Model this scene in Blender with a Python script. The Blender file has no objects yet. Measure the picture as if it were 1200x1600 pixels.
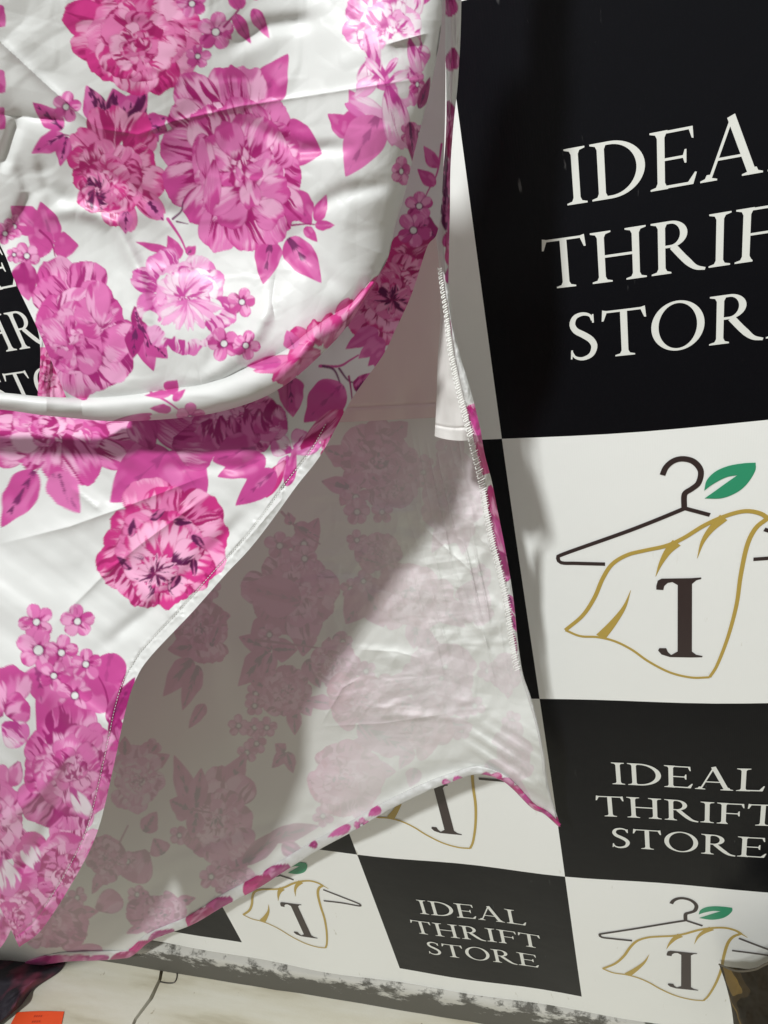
import bpy, math, numpy as np
from mathutils import Vector, Matrix
from mathutils.geometry import delaunay_2d_cdt

# ------------------------------------------------------------------ camera, world, light
sc = bpy.context.scene
CAM = np.array([.1, -.5969, 1.2903])
M = np.array([[0.95011189, 0.23285447, -0.20752397],
              [-0.04973012, -0.54373395, -0.83778297],
              [-0.30791934, 0.80630775, -0.5050282]])
FPX = 1156.0
cd = bpy.data.cameras.new('camera'); cam = bpy.data.objects.new('camera', cd)
sc.collection.objects.link(cam); sc.camera = cam
cd.sensor_fit = 'VERTICAL'; cd.sensor_height = 36; cd.lens = 36 * FPX / 1600
cd.clip_start = .01; cd.clip_end = 100
mw = Matrix.Identity(4)
for r in range(3):
    mw[r][0] = M[0][r]; mw[r][1] = -M[1][r]; mw[r][2] = -M[2][r]; mw[r][3] = CAM[r]
cam.matrix_world = mw
w = bpy.data.worlds.new('World'); sc.world = w; w.use_nodes = True
bg = w.node_tree.nodes['Background']
bg.inputs[0].default_value = (1.0, .97, .92, 1); bg.inputs[1].default_value = .36
def area(name, loc, target, size, power, col):
    l = bpy.data.lights.new(name, 'AREA'); l.shape = 'DISK'; l.size = size; l.energy = power; l.color = col
    o = bpy.data.objects.new(name, l); sc.collection.objects.link(o)
    o.location = loc
    o.rotation_euler = (Vector(target) - Vector(loc)).to_track_quat('-Z', 'Y').to_euler()
    return o
area('ceiling_lamp', (-.23, -2.0, 3.35), (-.1, -.15, .9), .17, 98, (.975, 1.0, 1.0))
vs = sc.view_settings; vs.view_transform = 'Standard'; vs.look = 'None'; vs.gamma = 1
vs.use_curve_mapping = False; vs.exposure = 0
C = sc.collection

# ------------------------------------------------------------------ geometry helpers
def at(px, py, Y):
    """the point of the vertical plane y=Y that lies on the line of sight through a pixel of the layout drawing"""
    px = np.asarray(px, float); py = np.asarray(py, float); Y = np.asarray(Y, float)
    dx = (px - 600) / FPX; dy = (py - 800) / FPX
    d = np.stack([M[0][k] * dx + M[1][k] * dy + M[2][k] for k in range(3)], -1)
    t = (Y - CAM[1]) / d[..., 1]
    return CAM + d * t[..., None]
def atz(px, py, z):
    d = M[0] * (px - 600) / FPX + M[1] * (py - 800) / FPX + M[2]
    return CAM + d * (z - CAM[2]) / d[2]
def tag(o, label=None, cat=None, group=None, kind=None):
    for k, v in (('label', label), ('category', cat), ('group', group), ('kind', kind)):
        if v: o[k] = v
    return o
def empty(name, loc=(0, 0, 0)):
    o = bpy.data.objects.new(name, None); C.objects.link(o); o.location = loc; o.empty_display_size = .05
    return o
def link(name, me, parent=None, mats=()):
    for m in mats: me.materials.append(m)
    o = bpy.data.objects.new(name, me); C.objects.link(o)
    if parent:
        o.parent = parent
        q = parent; off = Vector((0, 0, 0))
        while q: off += q.location; q = q.parent
        o.location = -off
    return o
def grid(name, P, mat, col=None, parent=None, ruff=None):
    ny, nx = P.shape[:2]
    me = bpy.data.meshes.new(name)
    me.vertices.add(ny * nx); me.vertices.foreach_set('co', P.reshape(-1).astype(np.float32))
    idx = np.arange(ny * nx).reshape(ny, nx)
    q = np.stack([idx[:-1, :-1], idx[:-1, 1:], idx[1:, 1:], idx[1:, :-1]], -1).reshape(-1, 4)
    n = len(q)
    me.loops.add(n * 4); me.loops.foreach_set('vertex_index', q.reshape(-1).astype(np.int32))
    me.polygons.add(n); me.polygons.foreach_set('loop_start', np.arange(0, n * 4, 4, dtype=np.int32))
    me.polygons.foreach_set('loop_total', np.full(n, 4, np.int32))
    me.update(calc_edges=True)
    me.polygons.foreach_set('use_smooth', np.ones(n, bool))
    if col is not None:
        a = me.color_attributes.new('print', 'FLOAT_COLOR', 'POINT')
        c = np.ones((ny * nx, 4), np.float32); c[:, :3] = col.reshape(-1, 3)
        a.data.foreach_set('color', c.reshape(-1))
    return link(name, me, parent, [mat])
def poly(name, V, F, mats, parent=None, fm=None, smooth=False):
    me = bpy.data.meshes.new(name); me.from_pydata([tuple(v) for v in V], [], F); me.update()
    if fm is not None: me.polygons.foreach_set('material_index', fm)
    if smooth: me.polygons.foreach_set('use_smooth', [True] * len(F))
    return link(name, me, parent, mats)

_rs = np.random.RandomState(7); TAB = _rs.rand(16, 256, 256)
def vn(x, y, s=0):
    x = np.asarray(x, float); y = np.asarray(y, float)
    xi = np.floor(x).astype(int); yi = np.floor(y).astype(int); fx = x - xi; fy = y - yi
    fx = fx * fx * fx * (fx * (fx * 6 - 15) + 10); fy = fy * fy * fy * (fy * (fy * 6 - 15) + 10)
    T = TAB[s % 16]; a = lambda i, j: T[(xi + i + s * 17) & 255, (yi + j + s * 31) & 255]
    return (a(0, 0) * (1 - fx) + a(1, 0) * fx) * (1 - fy) + (a(0, 1) * (1 - fx) + a(1, 1) * fx) * fy
def fbm(x, y, s=0, o=4):
    r = 0; A = .5
    for i in range(o): r = r + A * (vn(x, y, s + i) - .5); x = x * 2.03; y = y * 2.03; A *= .5
    return r
def sst(a, b, x): t = np.clip((x - a) / (b - a), 0, 1); return t * t * (3 - 2 * t)
def cr(pts, n, closed=False):
    """smooth curve through points, n samples, even by point index arc length"""
    p = np.array(pts, float)
    if closed: q = np.vstack([p[-1:], p, p[:2]])
    else: q = np.vstack([2 * p[:1] - p[1:2], p, 2 * p[-1:] - p[-2:-1]])
    out = []
    for i in range(1, len(q) - 2):
        t = np.linspace(0, 1, 24, endpoint=False)[:, None]
        a, b, c, d = q[i - 1], q[i], q[i + 1], q[i + 2]
        out.append(.5 * ((2 * b) + (-a + c) * t + (2 * a - 5 * b + 4 * c - d) * t ** 2 + (-a + 3 * b - 3 * c + d) * t ** 3))
    if not closed: out.append(q[-2][None])
    o = np.vstack(out)
    L = np.r_[0, np.cumsum(np.linalg.norm(np.diff(o[:, :2], axis=0), axis=1))]
    u = np.linspace(0, L[-1], n)
    return np.stack([np.interp(u, L, o[:, k]) for k in range(o.shape[1])], -1)
def pairs(rows, n):
    return cr_idx(np.array(rows, float), n)
def cr_idx(p, n):
    """smooth curve through points of any dimension, arc length from the first two coords"""
    return cr(p, n)
def pdist(px, py, pts):
    """distance and arc position to a polyline"""
    best = np.full(px.shape, 1e9); pos = np.zeros(px.shape); L = 0
    p = np.array(pts, float)
    for a, b in zip(p[:-1], p[1:]):
        d = b - a; l = math.hypot(*d) + 1e-9
        t = np.clip(((px - a[0]) * d[0] + (py - a[1]) * d[1]) / l / l, 0, 1)
        e = np.hypot(px - a[0] - t * d[0], py - a[1] - t * d[1])
        m = e < best; best = np.where(m, e, best); pos = np.where(m, L + t * l, pos); L += l
    return best, pos, L
def crease(px, py, pts, wd, h, soft=0):
    d, s, L = pdist(px, py, pts)
    k = np.exp(-d / wd) if not soft else np.exp(-(d / wd) ** 2)
    return h * k * np.clip(np.minimum(s, L - s) / (L * .25) + .15, 0, 1)
def coons(top, bot, left, right, nx, ny):
    T, B, Lf, Rt = cr(top, nx), cr(bot, nx), cr(left, ny), cr(right, ny)
    u = np.linspace(0, 1, nx)[None, :, None]; v = np.linspace(0, 1, ny)[:, None, None]
    S = (1 - v) * T[None] + v * B[None] + (1 - u) * Lf[:, None] + u * Rt[:, None] \
        - ((1 - u) * (1 - v) * T[0] + u * (1 - v) * T[-1] + (1 - u) * v * B[0] + u * v * B[-1])
    return S
def ruled(rows, nx, ny, ease=None):
    """rows: (lx, ly, rx, ry) pairs from top to bottom"""
    p = np.array(rows, float)
    r = cr(np.hstack([p[:, 2:], p[:, :2]]), ny)
    u = np.linspace(0, 1, nx)[None, :, None]
    if ease: u = 1 - (1 - u) ** ease
    return r[:, None, 2:] * (1 - u) + r[:, None, :2] * u

def crumple(px, py, lam, seed, nd=5, sharp=1.):
    r = np.random.RandomState(seed); h = 0
    for k in range(nd):
        a = r.uniform(0, math.pi); l = lam * r.uniform(.6, 1.6); o = r.uniform(0, 9)
        wx = px + 16 * fbm(px / 90 + o, py / 90, k, 2); wy = py + 16 * fbm(px / 90, py / 90 + o, k + 3, 2)
        q = (wx * math.cos(a) + wy * math.sin(a)) / l + o
        tri = 1 - np.abs(2 * (q - np.floor(q)) - 1); tri = tri ** sharp
        m = sst(.50, .68, vn(px / (lam * 1.5) + o, py / (lam * 1.5) + k, k + 5))
        h = h + tri * m * l / lam
    return h
# ------------------------------------------------------------------ materials
def lin(r, g, b): return tuple(((c / 255) / 12.92 if c / 255 < .04045 else ((c / 255 + .055) / 1.055) ** 2.4) for c in (r, g, b))
def mat(name, col, rough=.5, spec=.5, **kw):
    m = bpy.data.materials.new(name); m.use_nodes = True; nt = m.node_tree
    b = nt.nodes['Principled BSDF']; b.inputs['Base Color'].default_value = (*col, 1)
    b.inputs['Roughness'].default_value = rough; b.inputs['Specular IOR Level'].default_value = spec
    for k, v in kw.items(): b.inputs[k].default_value = v
    return m, nt, b
def noise_bump(nt, b, scale, strength, dist=.001, detail=4, stretch=None):
    tc = nt.nodes.new('ShaderNodeTexCoord'); n = nt.nodes.new('ShaderNodeTexNoise'); bp = nt.nodes.new('ShaderNodeBump')
    mp = nt.nodes.new('ShaderNodeMapping')
    if stretch: mp.inputs['Scale'].default_value = stretch
    n.inputs['Scale'].default_value = scale; n.inputs['Detail'].default_value = detail
    bp.inputs['Strength'].default_value = strength; bp.inputs['Distance'].default_value = dist
    nt.links.new(tc.outputs['Object'], mp.inputs[0]); nt.links.new(mp.outputs[0], n.inputs['Vector'])
    nt.links.new(n.outputs['Fac'], bp.inputs['Height']); nt.links.new(bp.outputs[0], b.inputs['Normal'])
    return n
def cloth(name, rough, trans, sheen=.1, spec=.5, weave=2600, wst=.12):
    m, nt, b = mat(name, (.8, .8, .8), rough, spec)
    b.inputs['Sheen Weight'].default_value = sheen
    at_ = nt.nodes.new('ShaderNodeAttribute'); at_.attribute_name = 'print'
    nt.links.new(at_.outputs['Color'], b.inputs['Base Color'])
    noise_bump(nt, b, weave, wst, .0003, 2)
    tr = nt.nodes.new('ShaderNodeBsdfTranslucent'); mx = nt.nodes.new('ShaderNodeMixShader')
    mx.inputs[0].default_value = trans
    nt.links.new(at_.outputs['Color'], tr.inputs['Color'])
    nt.links.new(b.outputs[0], mx.inputs[1]); nt.links.new(tr.outputs[0], mx.inputs[2])
    nt.links.new(mx.outputs[0], nt.nodes['Material Output'].inputs['Surface'])
    return m
m_satin = cloth('printed_satin', .40, .10, spec=.42)
m_satin_back = cloth('satin_reverse', .6, .12, spec=.3)
m_lining = cloth('lining_cloth', .6, .12)
m_thread, _, _ = mat('white_thread', (.82, .82, .78), .5)

# ------------------------------------------------------------------ textile print painter
OX, OY = 320, 360
def newbuf(col): b = np.empty((1700 + OY, 1300 + OX, 3)); b[:] = col; return b
WHITE = np.array(lin(216, 217, 215))
def P3(*a): return [np.array(lin(*c)) for c in a]
# palettes: pale, light, mid, dark, accent
ROSE = P3((234, 182, 212), (216, 118, 177), (198, 72, 148), (164, 28, 110), (100, 20, 84))
CRIM = P3((234, 170, 204), (218, 116, 170), (198, 48, 128), (164, 24, 100), (92, 16, 76))
PALE = P3((228, 214, 222), (226, 160, 202), (212, 112, 176), (184, 60, 142), (130, 36, 106))
MAUV = P3((228, 168, 204), (210, 110, 170), (192, 70, 144), (156, 30, 110), (100, 20, 84))
class Ink:
    def __init__(s, buf): s.b = buf; s.k = 1.0; s.rs = np.random.RandomState(3)
    def box(s, x0, y0, x1, y1):
        H, W = s.b.shape[:2]
        x0 = int(max(0, x0 + OX)); x1 = int(min(W, x1 + OX + 1)); y0 = int(max(0, y0 + OY)); y1 = int(min(H, y1 + OY + 1))
        if x1 <= x0 or y1 <= y0: return None
        yy, xx = np.mgrid[y0:y1, x0:x1]
        return (slice(y0, y1), slice(x0, x1)), xx - OX + .0, yy - OY + .0
    def put(s, sl, a, c):
        a = np.clip(a, 0, 1)[..., None] * s.k; s.b[sl] = s.b[sl] * (1 - a) + c * a
    def petal(s, bx, by, tx, ty, wd, pal=ROSE, round_=.75, ruf=.07, kb=.45, kt=.82, seed=None, body=1, base=3, rim=2, freq=7, edge=True, bend=0.0):
        seed = s.rs.randint(1, 9999) if seed is None else seed
        L = math.hypot(tx - bx, ty - by) + 1e-6; dx, dy = (tx - bx) / L, (ty - by) / L
        R = max(L, wd) * 1.15 + 3
        g = s.box(min(bx, tx) - R, min(by, ty) - R, max(bx, tx) + R, max(by, ty) + R)
        if g is None: return
        sl, x, y = g
        u = ((x - bx) * dx + (y - by) * dy) / L; v = (-(x - bx) * dy + (y - by) * dx)
        v = v - bend * wd * 4 * u * (1 - u)
        ang = v / wd
        uu = u / (1 + ruf * 1.3 * (vn(ang * 2.2 + seed, u * 0 + seed * .37, seed % 13) - .5) + ruf * .35 * (vn(ang * 7 + seed, u * 0 + 3.3, seed % 11) - .5))
        uu = uu + ruf * .9 * np.abs(vn(ang * 1.7 + seed * 1.3, u * 0 + .5, seed % 5) - .5)
        uc = np.clip(uu, 0, 1); m0 = .60
        prof = np.where(uc < m0, .18 + .82 * np.sin(np.pi / 2 * uc / m0) ** 1.15, np.sqrt(np.clip(1 - (np.clip(uc - m0, 0, 1) / (1 - m0)) ** 2.3, 0, 1))) * (uu > 0) * (uu < 1)
        prof = prof * (1 + ruf * .9 * (vn(u * 3.1 + seed, np.sign(ang) * 2 + 5., 6) - .5))
        dist = (prof - np.abs(ang)) * wd
        dist = np.minimum(dist, (1 - uu) * L * 1.2 + .5)
        a = sst(-.6, .8, dist) * (prof > 0)
        if not a.any(): return
        fr = max(2.2, wd / 4.6); sa = np.clip(ang * 1.15, -1.2, 1.2) + .18 * (vn(u * 5 + seed, ang * 2.5, 4) - .5)
        n1 = (vn(sa * fr * .9 + seed, u * 1.5, seed % 7) * .65 + vn(sa * 1.6 + seed, u * 1.2, seed % 5) * .5); n2 = vn(sa * fr * .8 + seed * 2, u * 1.6 + 9, seed % 9) * .6 + .5 * vn(sa * 1.5 + seed, u, 9)
        n3 = vn(sa * fr * 2.9 + seed, u * 3. + 4, 3)
        c = np.ones(u.shape + (3,)) * pal[body]
        c = c + (pal[0] - pal[body]) * (sst(.46, .72, vn(ang * 1.6 + seed, u * 1.8 + seed, 5) + .3 * (n3 - .5)) * .75)[..., None]
        t = sst(-.05, .15, uc - (kt + .12 - .52 * n2 * n2 - .22 * n3 * n2)) * sst(.0, .25, uc)
        c = c + (pal[rim] - c) * t[..., None]
        t = sst(-.07, .17, kb * (.05 + 1.25 * n1 * n1 + .75 * (n3 - .35) * n1) - uc)
        c = c + (pal[base] - c) * t[..., None]
        if edge:
            e = sst(2.6, .6, dist) * (.25 + .75 * n2) * (.6 + .4 * sst(.9, .5, uc))
            c = c + (pal[3] - c) * (e * .7)[..., None]
        s.put(sl, a, c)
    def leaf(s, bx, by, tx, ty, wd, pal=MAUV, body=2, vein=4, seed=None, bend=.0, vstr=1.0):
        seed = s.rs.randint(1, 9999) if seed is None else seed
        L = math.hypot(tx - bx, ty - by) + 1e-6; dx, dy = (tx - bx) / L, (ty - by) / L
        R = wd + 4
        g = s.box(min(bx, tx) - R, min(by, ty) - R, max(bx, tx) + R, max(by, ty) + R)
        if g is None: return
        sl, x, y = g
        u = ((x - bx) * dx + (y - by) * dy) / L; v = (-(x - bx) * dy + (y - by) * dx)
        v = v - bend * wd * 4 * u * (1 - u); uc = np.clip(u, 0, 1)
        prof = 1.18 * (np.sin(np.pi * uc ** .78) ** .72) * (1 - .42 * uc ** 1.5) * (u > 0) * (u < 1) * (1 + .22 * (vn(u * 5 + seed, np.sign(v) * 3 + 4., 2) - .5))
        ang = v / wd; dist = (prof - np.abs(ang)) * wd
        a = sst(-.6, .8, dist) * (prof > 0)
        c = np.ones(u.shape + (3,)) * pal[body]
        c = c + (pal[1] - pal[body]) * (sst(.5, .8, vn(ang * 2 + seed, u * 3 + seed, 4)))[..., None] * .8
        n = vn((u - np.abs(ang) * .55) * 12 + seed, ang * 1.5 + seed, seed % 9)
        t = sst(.0, .12, (.10 + .65 * n * n * (vstr)) * (1.15 - u) - np.abs(ang)) * sst(.42, .55, n + .25 * (1 - u)) * vstr
        t = np.maximum(t, sst(1.2, .2, np.abs(v)) * sst(.8, .3, u) * (u > .02) * min(1, vstr) * .8)
        c = c + (pal[vein] - c) * np.clip(t, 0, 1)[..., None]
        s.put(sl, a, c)
    def stem(s, pts, wd=2.2, pal=MAUV, ci=3):
        p = cr(pts, 40); x0, y0 = p.min(0) - 6; x1, y1 = p.max(0) + 6
        g = s.box(x0, y0, x1, y1)
        if g is None: return
        sl, x, y = g; d, q, L = pdist(x, y, p)
        s.put(sl, sst(.7, -.7, d - wd * (.45 + .55 * (1 - q / L))), np.ones(x.shape + (3,)) * pal[ci])
    def five(s, cx, cy, r, rot=0., pal=MAUV, sx=1., n=5, dot=.17):
        for k in range(n):
            a = rot + k * 2 * math.pi / n + s.rs.uniform(-.12, .12); rr = r * s.rs.uniform(.9, 1.08)
            s.petal(cx, cy, cx + math.sin(a) * rr * sx, cy - math.cos(a) * rr, r * .40, pal, round_=.9, ruf=.03, kb=.5, kt=1.4, body=2 if k % 2 else 1, base=3, rim=2, freq=4)
        g = s.box(cx - r, cy - r, cx + r, cy + r)
        if g is None: return
        sl, x, y = g; d = np.hypot((x - cx) / sx, y - cy)
        s.put(sl, sst(r * dot + 3, r * dot + 1, d) * .8, np.ones(x.shape + (3,)) * pal[4])
        s.put(sl, sst(r * dot + 1, r * dot - .4, d), np.ones(x.shape + (3,)) * WHITE)
    def peony(s, cx, cy, rx, ry, pal=ROSE, seed=1, rot=0., outer=None, n=8, rings=3, core=4, ox=0., oy=0., white=0.):
        """ox,oy: where the heart of the flower sits relative to its centre"""
        keep = s.rs; s.rs = np.random.RandomState(seed); rs = s.rs
        if outer is None:
            outer = [(cx + rx * rs.uniform(.78, 1.18) * math.cos(rot + 2 * math.pi * k / n), cy + ry * rs.uniform(.78, 1.18) * math.sin(rot + 2 * math.pi * k / n), max(rx, ry) * rs.uniform(.30, .48)) for k in range(n)]
        hx, hy = cx + ox, cy + oy
        for (tx, ty, wd) in outer:
            s.petal(cx + (tx - cx) * .34, cy + (ty - cy) * .34, tx, ty, wd, pal, kb=rs.uniform(.75, 1.0), kt=rs.uniform(.85, 1.1), ruf=.09, body=1 if rs.rand() < .75 else 2, rim=2, base=3)
        for ring in range(rings):
            f = (.76, .56, .38, .28)[ring]; m = (7, 6, 4, 4)[ring]; o = rs.uniform(0, 6)
            g = (ring + 1) / (rings + .5); ks = rs.permutation(m)
            for k in ks:
                a = o + 2 * math.pi * k / m + rs.uniform(-.2, .2); q = rs.uniform(.86, 1.1)
                X = cx + (hx - cx) * g; Y = cy + (hy - cy) * g
                s.petal(X + rx * f * .16 * math.cos(a), Y + ry * f * .16 * math.sin(a), X + rx * f * q * math.cos(a), Y + ry * f * q * math.sin(a), (rx + ry) / 2 * f * rs.uniform(.44, .58), pal,
                        kb=rs.uniform(.6, .95), kt=rs.uniform(.8, 1.1), ruf=.13, body=0 if rs.rand() < .2 + white else 1,
                        base=3 if rs.rand() < .7 else 2, rim=rs.choice([2, 1, 2, 3]), bend=rs.uniform(-.3, .3))
        for k in range(8):
            a = k * 2.4 + rs.uniform(-.4, .4); q = .30 - .026 * k; R_ = .03 * k
            bx = hx + rx * .10 * math.cos(a + 2.6); by = hy + ry * .10 * math.sin(a + 2.6)
            s.petal(bx, by, hx + rx * q * math.cos(a), hy + ry * q * math.sin(a), rx * (.15 - .01 * k), pal,
                    kb=.8, kt=.95, ruf=.12, body=rs.choice([1, 0, 1]), base=core, rim=rs.choice([2, 3]), bend=rs.uniform(-.5, .5))
        s.rs = keep
# ---- print seen on the front panel and its rolled fold
A = Ink(newbuf(WHITE))
A.leaf(158, 190, 135, 133, 18, body=2); A.leaf(190, 185, 176, 138, 20); A.leaf(195, 185, 230, 140, 22, body=2)
A.leaf(160, 188, 138, 136, 9, CRIM, body=4, bend=.8); A.leaf(190, 183, 178, 142, 10, CRIM, body=4, bend=-.9); A.leaf(196, 184, 226, 144, 11, CRIM, body=4, bend=.9)
A.peony(218, 55, 105, 92, CRIM, 11, outer=[(200, -60, 55), (290, -30, 45), (150, -50, 45), (98, 18, 30), (112, 66, 34), (140, 108, 34), (312, 30, 42), (318, 60, 42), (308, 108, 40), (172, 128, 32), (262, 142, 34), (210, 148, 36)], ox=0, oy=14, core=3)
A.five(337, 50, 31, .1); A.five(309, 88, 20, 2.6); A.five(300, 6, 24, 1.)
A.stem([(350, 42), (375, 12), (392, -20)], 2); A.leaf(375, 15, 352, -18, 8, vstr=.4); A.leaf(378, 14, 370, -24, 8, vstr=.3); A.leaf(366, 22, 392, 68, 10, vstr=.5); A.leaf(394, 14, 421, 60, 10, vstr=.3); A.leaf(390, -6, 420, -16, 9, vstr=.3); A.leaf(350, 48, 362, 62, 6, vstr=.2)
# rose with dark heart
A.stem([(88, 208), (108, 212)], 2); A.leaf(98, 202, 51, 160, 15); A.leaf(100, 210, 49, 240, 15); A.leaf(104, 213, 94, 260, 12)
A.five(103, 167, 24, .2)
A.leaf(215, 205, 262, 182, 18); A.leaf(222, 192, 262, 205, 20); A.leaf(232, 200, 248, 222, 10)
A.peony(180, 268, 66, 84, CRIM, 23, outer=[(178, 166, 22), (150, 168, 22), (116, 205, 22), (235, 200, 28), (226, 178, 22), (106, 240, 20), (240, 240, 26), (258, 290, 26), (255, 340, 18), (205, 362, 16), (112, 280, 22), (128, 325, 22), (178, 356, 20)], ox=-22, oy=32, core=4)
for a in range(9):
    t = a * .7; A.petal(152 + 5 * math.cos(t + 1), 300 + 8 * math.sin(t + 1), 152 + 22 * math.cos(t), 300 + 34 * math.sin(t), 9, CRIM, kb=1.25 if a % 2 else .7, kt=1.0, body=1, base=4, rim=3, ruf=.2, bend=.6)
A.leaf(197, 330, 196, 366, 11, body=1); A.leaf(232, 315, 256, 345, 12, body=1)
# the large peony and its leaves
A.leaf(398, 168, 450, 84, 27, vstr=.35); A.leaf(428, 210, 503, 240, 40, vstr=.15, bend=.1); A.leaf(424, 375, 411, 444, 20, vstr=.8); A.leaf(450, 372, 502, 442, 22, vstr=.9)
A.leaf(455, 300, 486, 352, 22, vstr=.4)
A.stem([(455, 352), (480, 350), (500, 352)], 1.6); A.leaf(494, 346, 510, 304, 10, vstr=.1); A.leaf(492, 352, 523, 352, 8, vstr=.1); A.leaf(476, 355, 496, 378, 8, vstr=.1)
A.peony(368, 250, 105, 135, ROSE, 5, outer=[(390, 105, 34), (350, 102, 36), (284, 118, 34), (268, 160, 30), (440, 160, 32), (462, 215, 34), (252, 225, 34), (258, 300, 36), (470, 290, 38), (300, 350, 34), (462, 352, 36), (335, 392, 34), (392, 392, 36), (432, 382, 32)], ox=10, oy=10, core=3)
for (x, y, tx, ty, wd) in [(395, 300, 432, 250, 26), (400, 305, 452, 290, 26), (395, 320, 440, 345, 26), (385, 310, 345, 350, 26), (375, 295, 320, 330, 22), (362, 265, 318, 240, 20), (372, 250, 350, 190, 24), (395, 245, 420, 185, 24), (385, 275, 395, 325, 18), (378, 262, 410, 275, 14), (330, 290, 315, 215, 16), (335, 250, 330, 330, 14)]:
    A.petal(x, y, tx, ty, wd, ROSE, kb=.4, kt=.9, body=1, base=3, rim=2, ruf=.12)
A.stem([(262, 342), (282, 372), (292, 395)], 2.6, ci=2); A.stem([(270, 342), (283, 330), (286, 315)], 1.8, ci=4); A.stem([(276, 346), (294, 350)], 1.3, ci=4)
# small peony at left
A.leaf(62, 360, 17, 322, 22, vstr=.25); A.leaf(82, 378, 63, 315, 20, vstr=.35); A.leaf(84, 384, 123, 384, 20, vstr=.1); A.leaf(80, 392, 44, 368, 20, vstr=.1)
A.stem([(62, 360), (80, 378), (86, 400)], 2)
A.five(22, 354, 19, .3); A.five(42, 400, 22, .8); A.five(22, 398, 13, .2); A.five(8, 365, 18, .7); A.leaf(35, 410, 45, 470, 20, body=3, vstr=.1)
A.peony(125, 512, 78, 95, MAUV, 31, outer=[(78, 405, 34), (140, 405, 32), (158, 440, 30), (60, 440, 30), (190, 480, 28), (205, 545, 40), (55, 500, 30), (60, 560, 32), (90, 600, 32), (130, 622, 36), (175, 605, 34), (200, 590, 30)], ox=-22, oy=18, core=3)
for (x, y, tx, ty, wd) in [(158, 500, 120, 475, 24), (158, 510, 150, 440, 20), (160, 520, 205, 545, 34), (120, 550, 155, 575, 22), (105, 540, 70, 500, 16)]:
    A.petal(x, y, tx, ty, wd, MAUV, kb=.35, kt=1.1, body=1, base=3, rim=2)
# pale open flower
A.leaf(215, 500, 240, 580, 20); A.leaf(212, 512, 208, 560, 14, body=3); A.leaf(232, 530, 262, 560, 17); A.leaf(218, 512, 210, 478, 11, body=3)
A.leaf(268, 395, 212, 378, 7, vstr=.1); A.leaf(280, 405, 262, 368, 11, vstr=.2); A.leaf(292, 398, 306, 384, 8, vstr=.8)
A.peony(290, 460, 70, 72, PALE, 44, outer=[(205, 430, 20), (240, 395, 28), (322, 402, 26), (348, 440, 24), (215, 490, 26), (366, 500, 28), (350, 430, 16), (240, 540, 26), (290, 556, 30), (335, 535, 28)], rings=2, ox=2, oy=8, core=3, white=.3)
for (x, y, r1, r2) in [(262, 440, 22, 12), (285, 510, 34, 22), (338, 480, 10, 14), (235, 498, 12, 12), (315, 520, 14, 10)]:
    sl, xx, yy = A.box(x - 50, y - 50, x + 50, y + 50)
    q = np.hypot((xx - x) / r1, (yy - y) / r2) + .5 * (vn(xx * .15, yy * .15, 4) - .5)
    A.put(sl, sst(1.05, .9, q), np.ones(xx.shape + (3,)) * WHITE)
for k in range(7):
    t = -2.6 + k * .35; A.petal(290, 462, 290 + 50 * math.cos(t), 462 + 42 * math.sin(t), 12, PALE, kb=.6, kt=1.1, body=1, base=3, rim=2)
    t = .3 + k * .38; A.petal(290, 470, 290 + 58 * math.cos(t), 470 + 46 * math.sin(t), 9, PALE, kb=.5, kt=1.2, body=1, base=2, rim=1, ruf=.2)
A.five(378, 472, 23, .2); A.five(350, 537, 27, .9); A.five(384, 540, 23, .4)
# pale flower by the right edge, small ones round it
A.leaf(552, 210, 512, 178, 16, vstr=.05); A.leaf(580, 195, 545, 140, 16, vstr=.05); A.leaf(560, 195, 528, 190, 22, vstr=.05)
A.petal(612, 190, 540, 155, 18, PALE); A.leaf(590, 182, 540, 276, 30, vstr=.45, body=1)
A.peony(610, 50, 62, 110, PALE, 57, outer=[(545, 0, 26), (535, 50, 20), (560, 70, 20), (600, -60, 40), (650, -50, 40), (655, 40, 30), (660, 110, 30), (575, 20, 30), (640, 170, 26), (590, 130, 26), (565, 140, 18)], rings=2, core=3, white=.25)
sl, xx, yy = A.box(560, 40, 670, 180)
for (x, y, r1, r2) in [(618, 85, 26, 36), (585, 25, 10, 22), (560, 55, 12, 8), (630, 140, 12, 20)]:
    q = np.hypot((xx - x) / r1, (yy - y) / r2) + .6 * (vn(xx * .1, yy * .07, 6) - .5); A.put(sl, sst(1.05, .85, q) * .9, np.ones(xx.shape + (3,)) * WHITE)
for (x, y, tx, ty, wd) in [(590, 118, 575, 40, 12), (592, 118, 555, 150, 14), (600, 125, 570, 90, 8), (605, 130, 640, 110, 8), (606, 135, 632, 240, 22), (640, 60, 655, 120, 10), (600, 120, 620, 90, 6)]:
    A.petal(x, y, tx, ty, wd, PALE, kb=.7, kt=1.0, body=1, base=3, rim=1, ruf=.15)
A.five(627, 268, 23, .1, sx=.7); A.five(641, 210, 22, .5, sx=.6); A.five(652, 132, 20, .4, sx=.6); A.five(655, 210, 18, .4, sx=.5); A.leaf(640, 190, 648, 262, 8, body=3); A.leaf(655, 170, 672, 120, 8, body=3)
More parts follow.
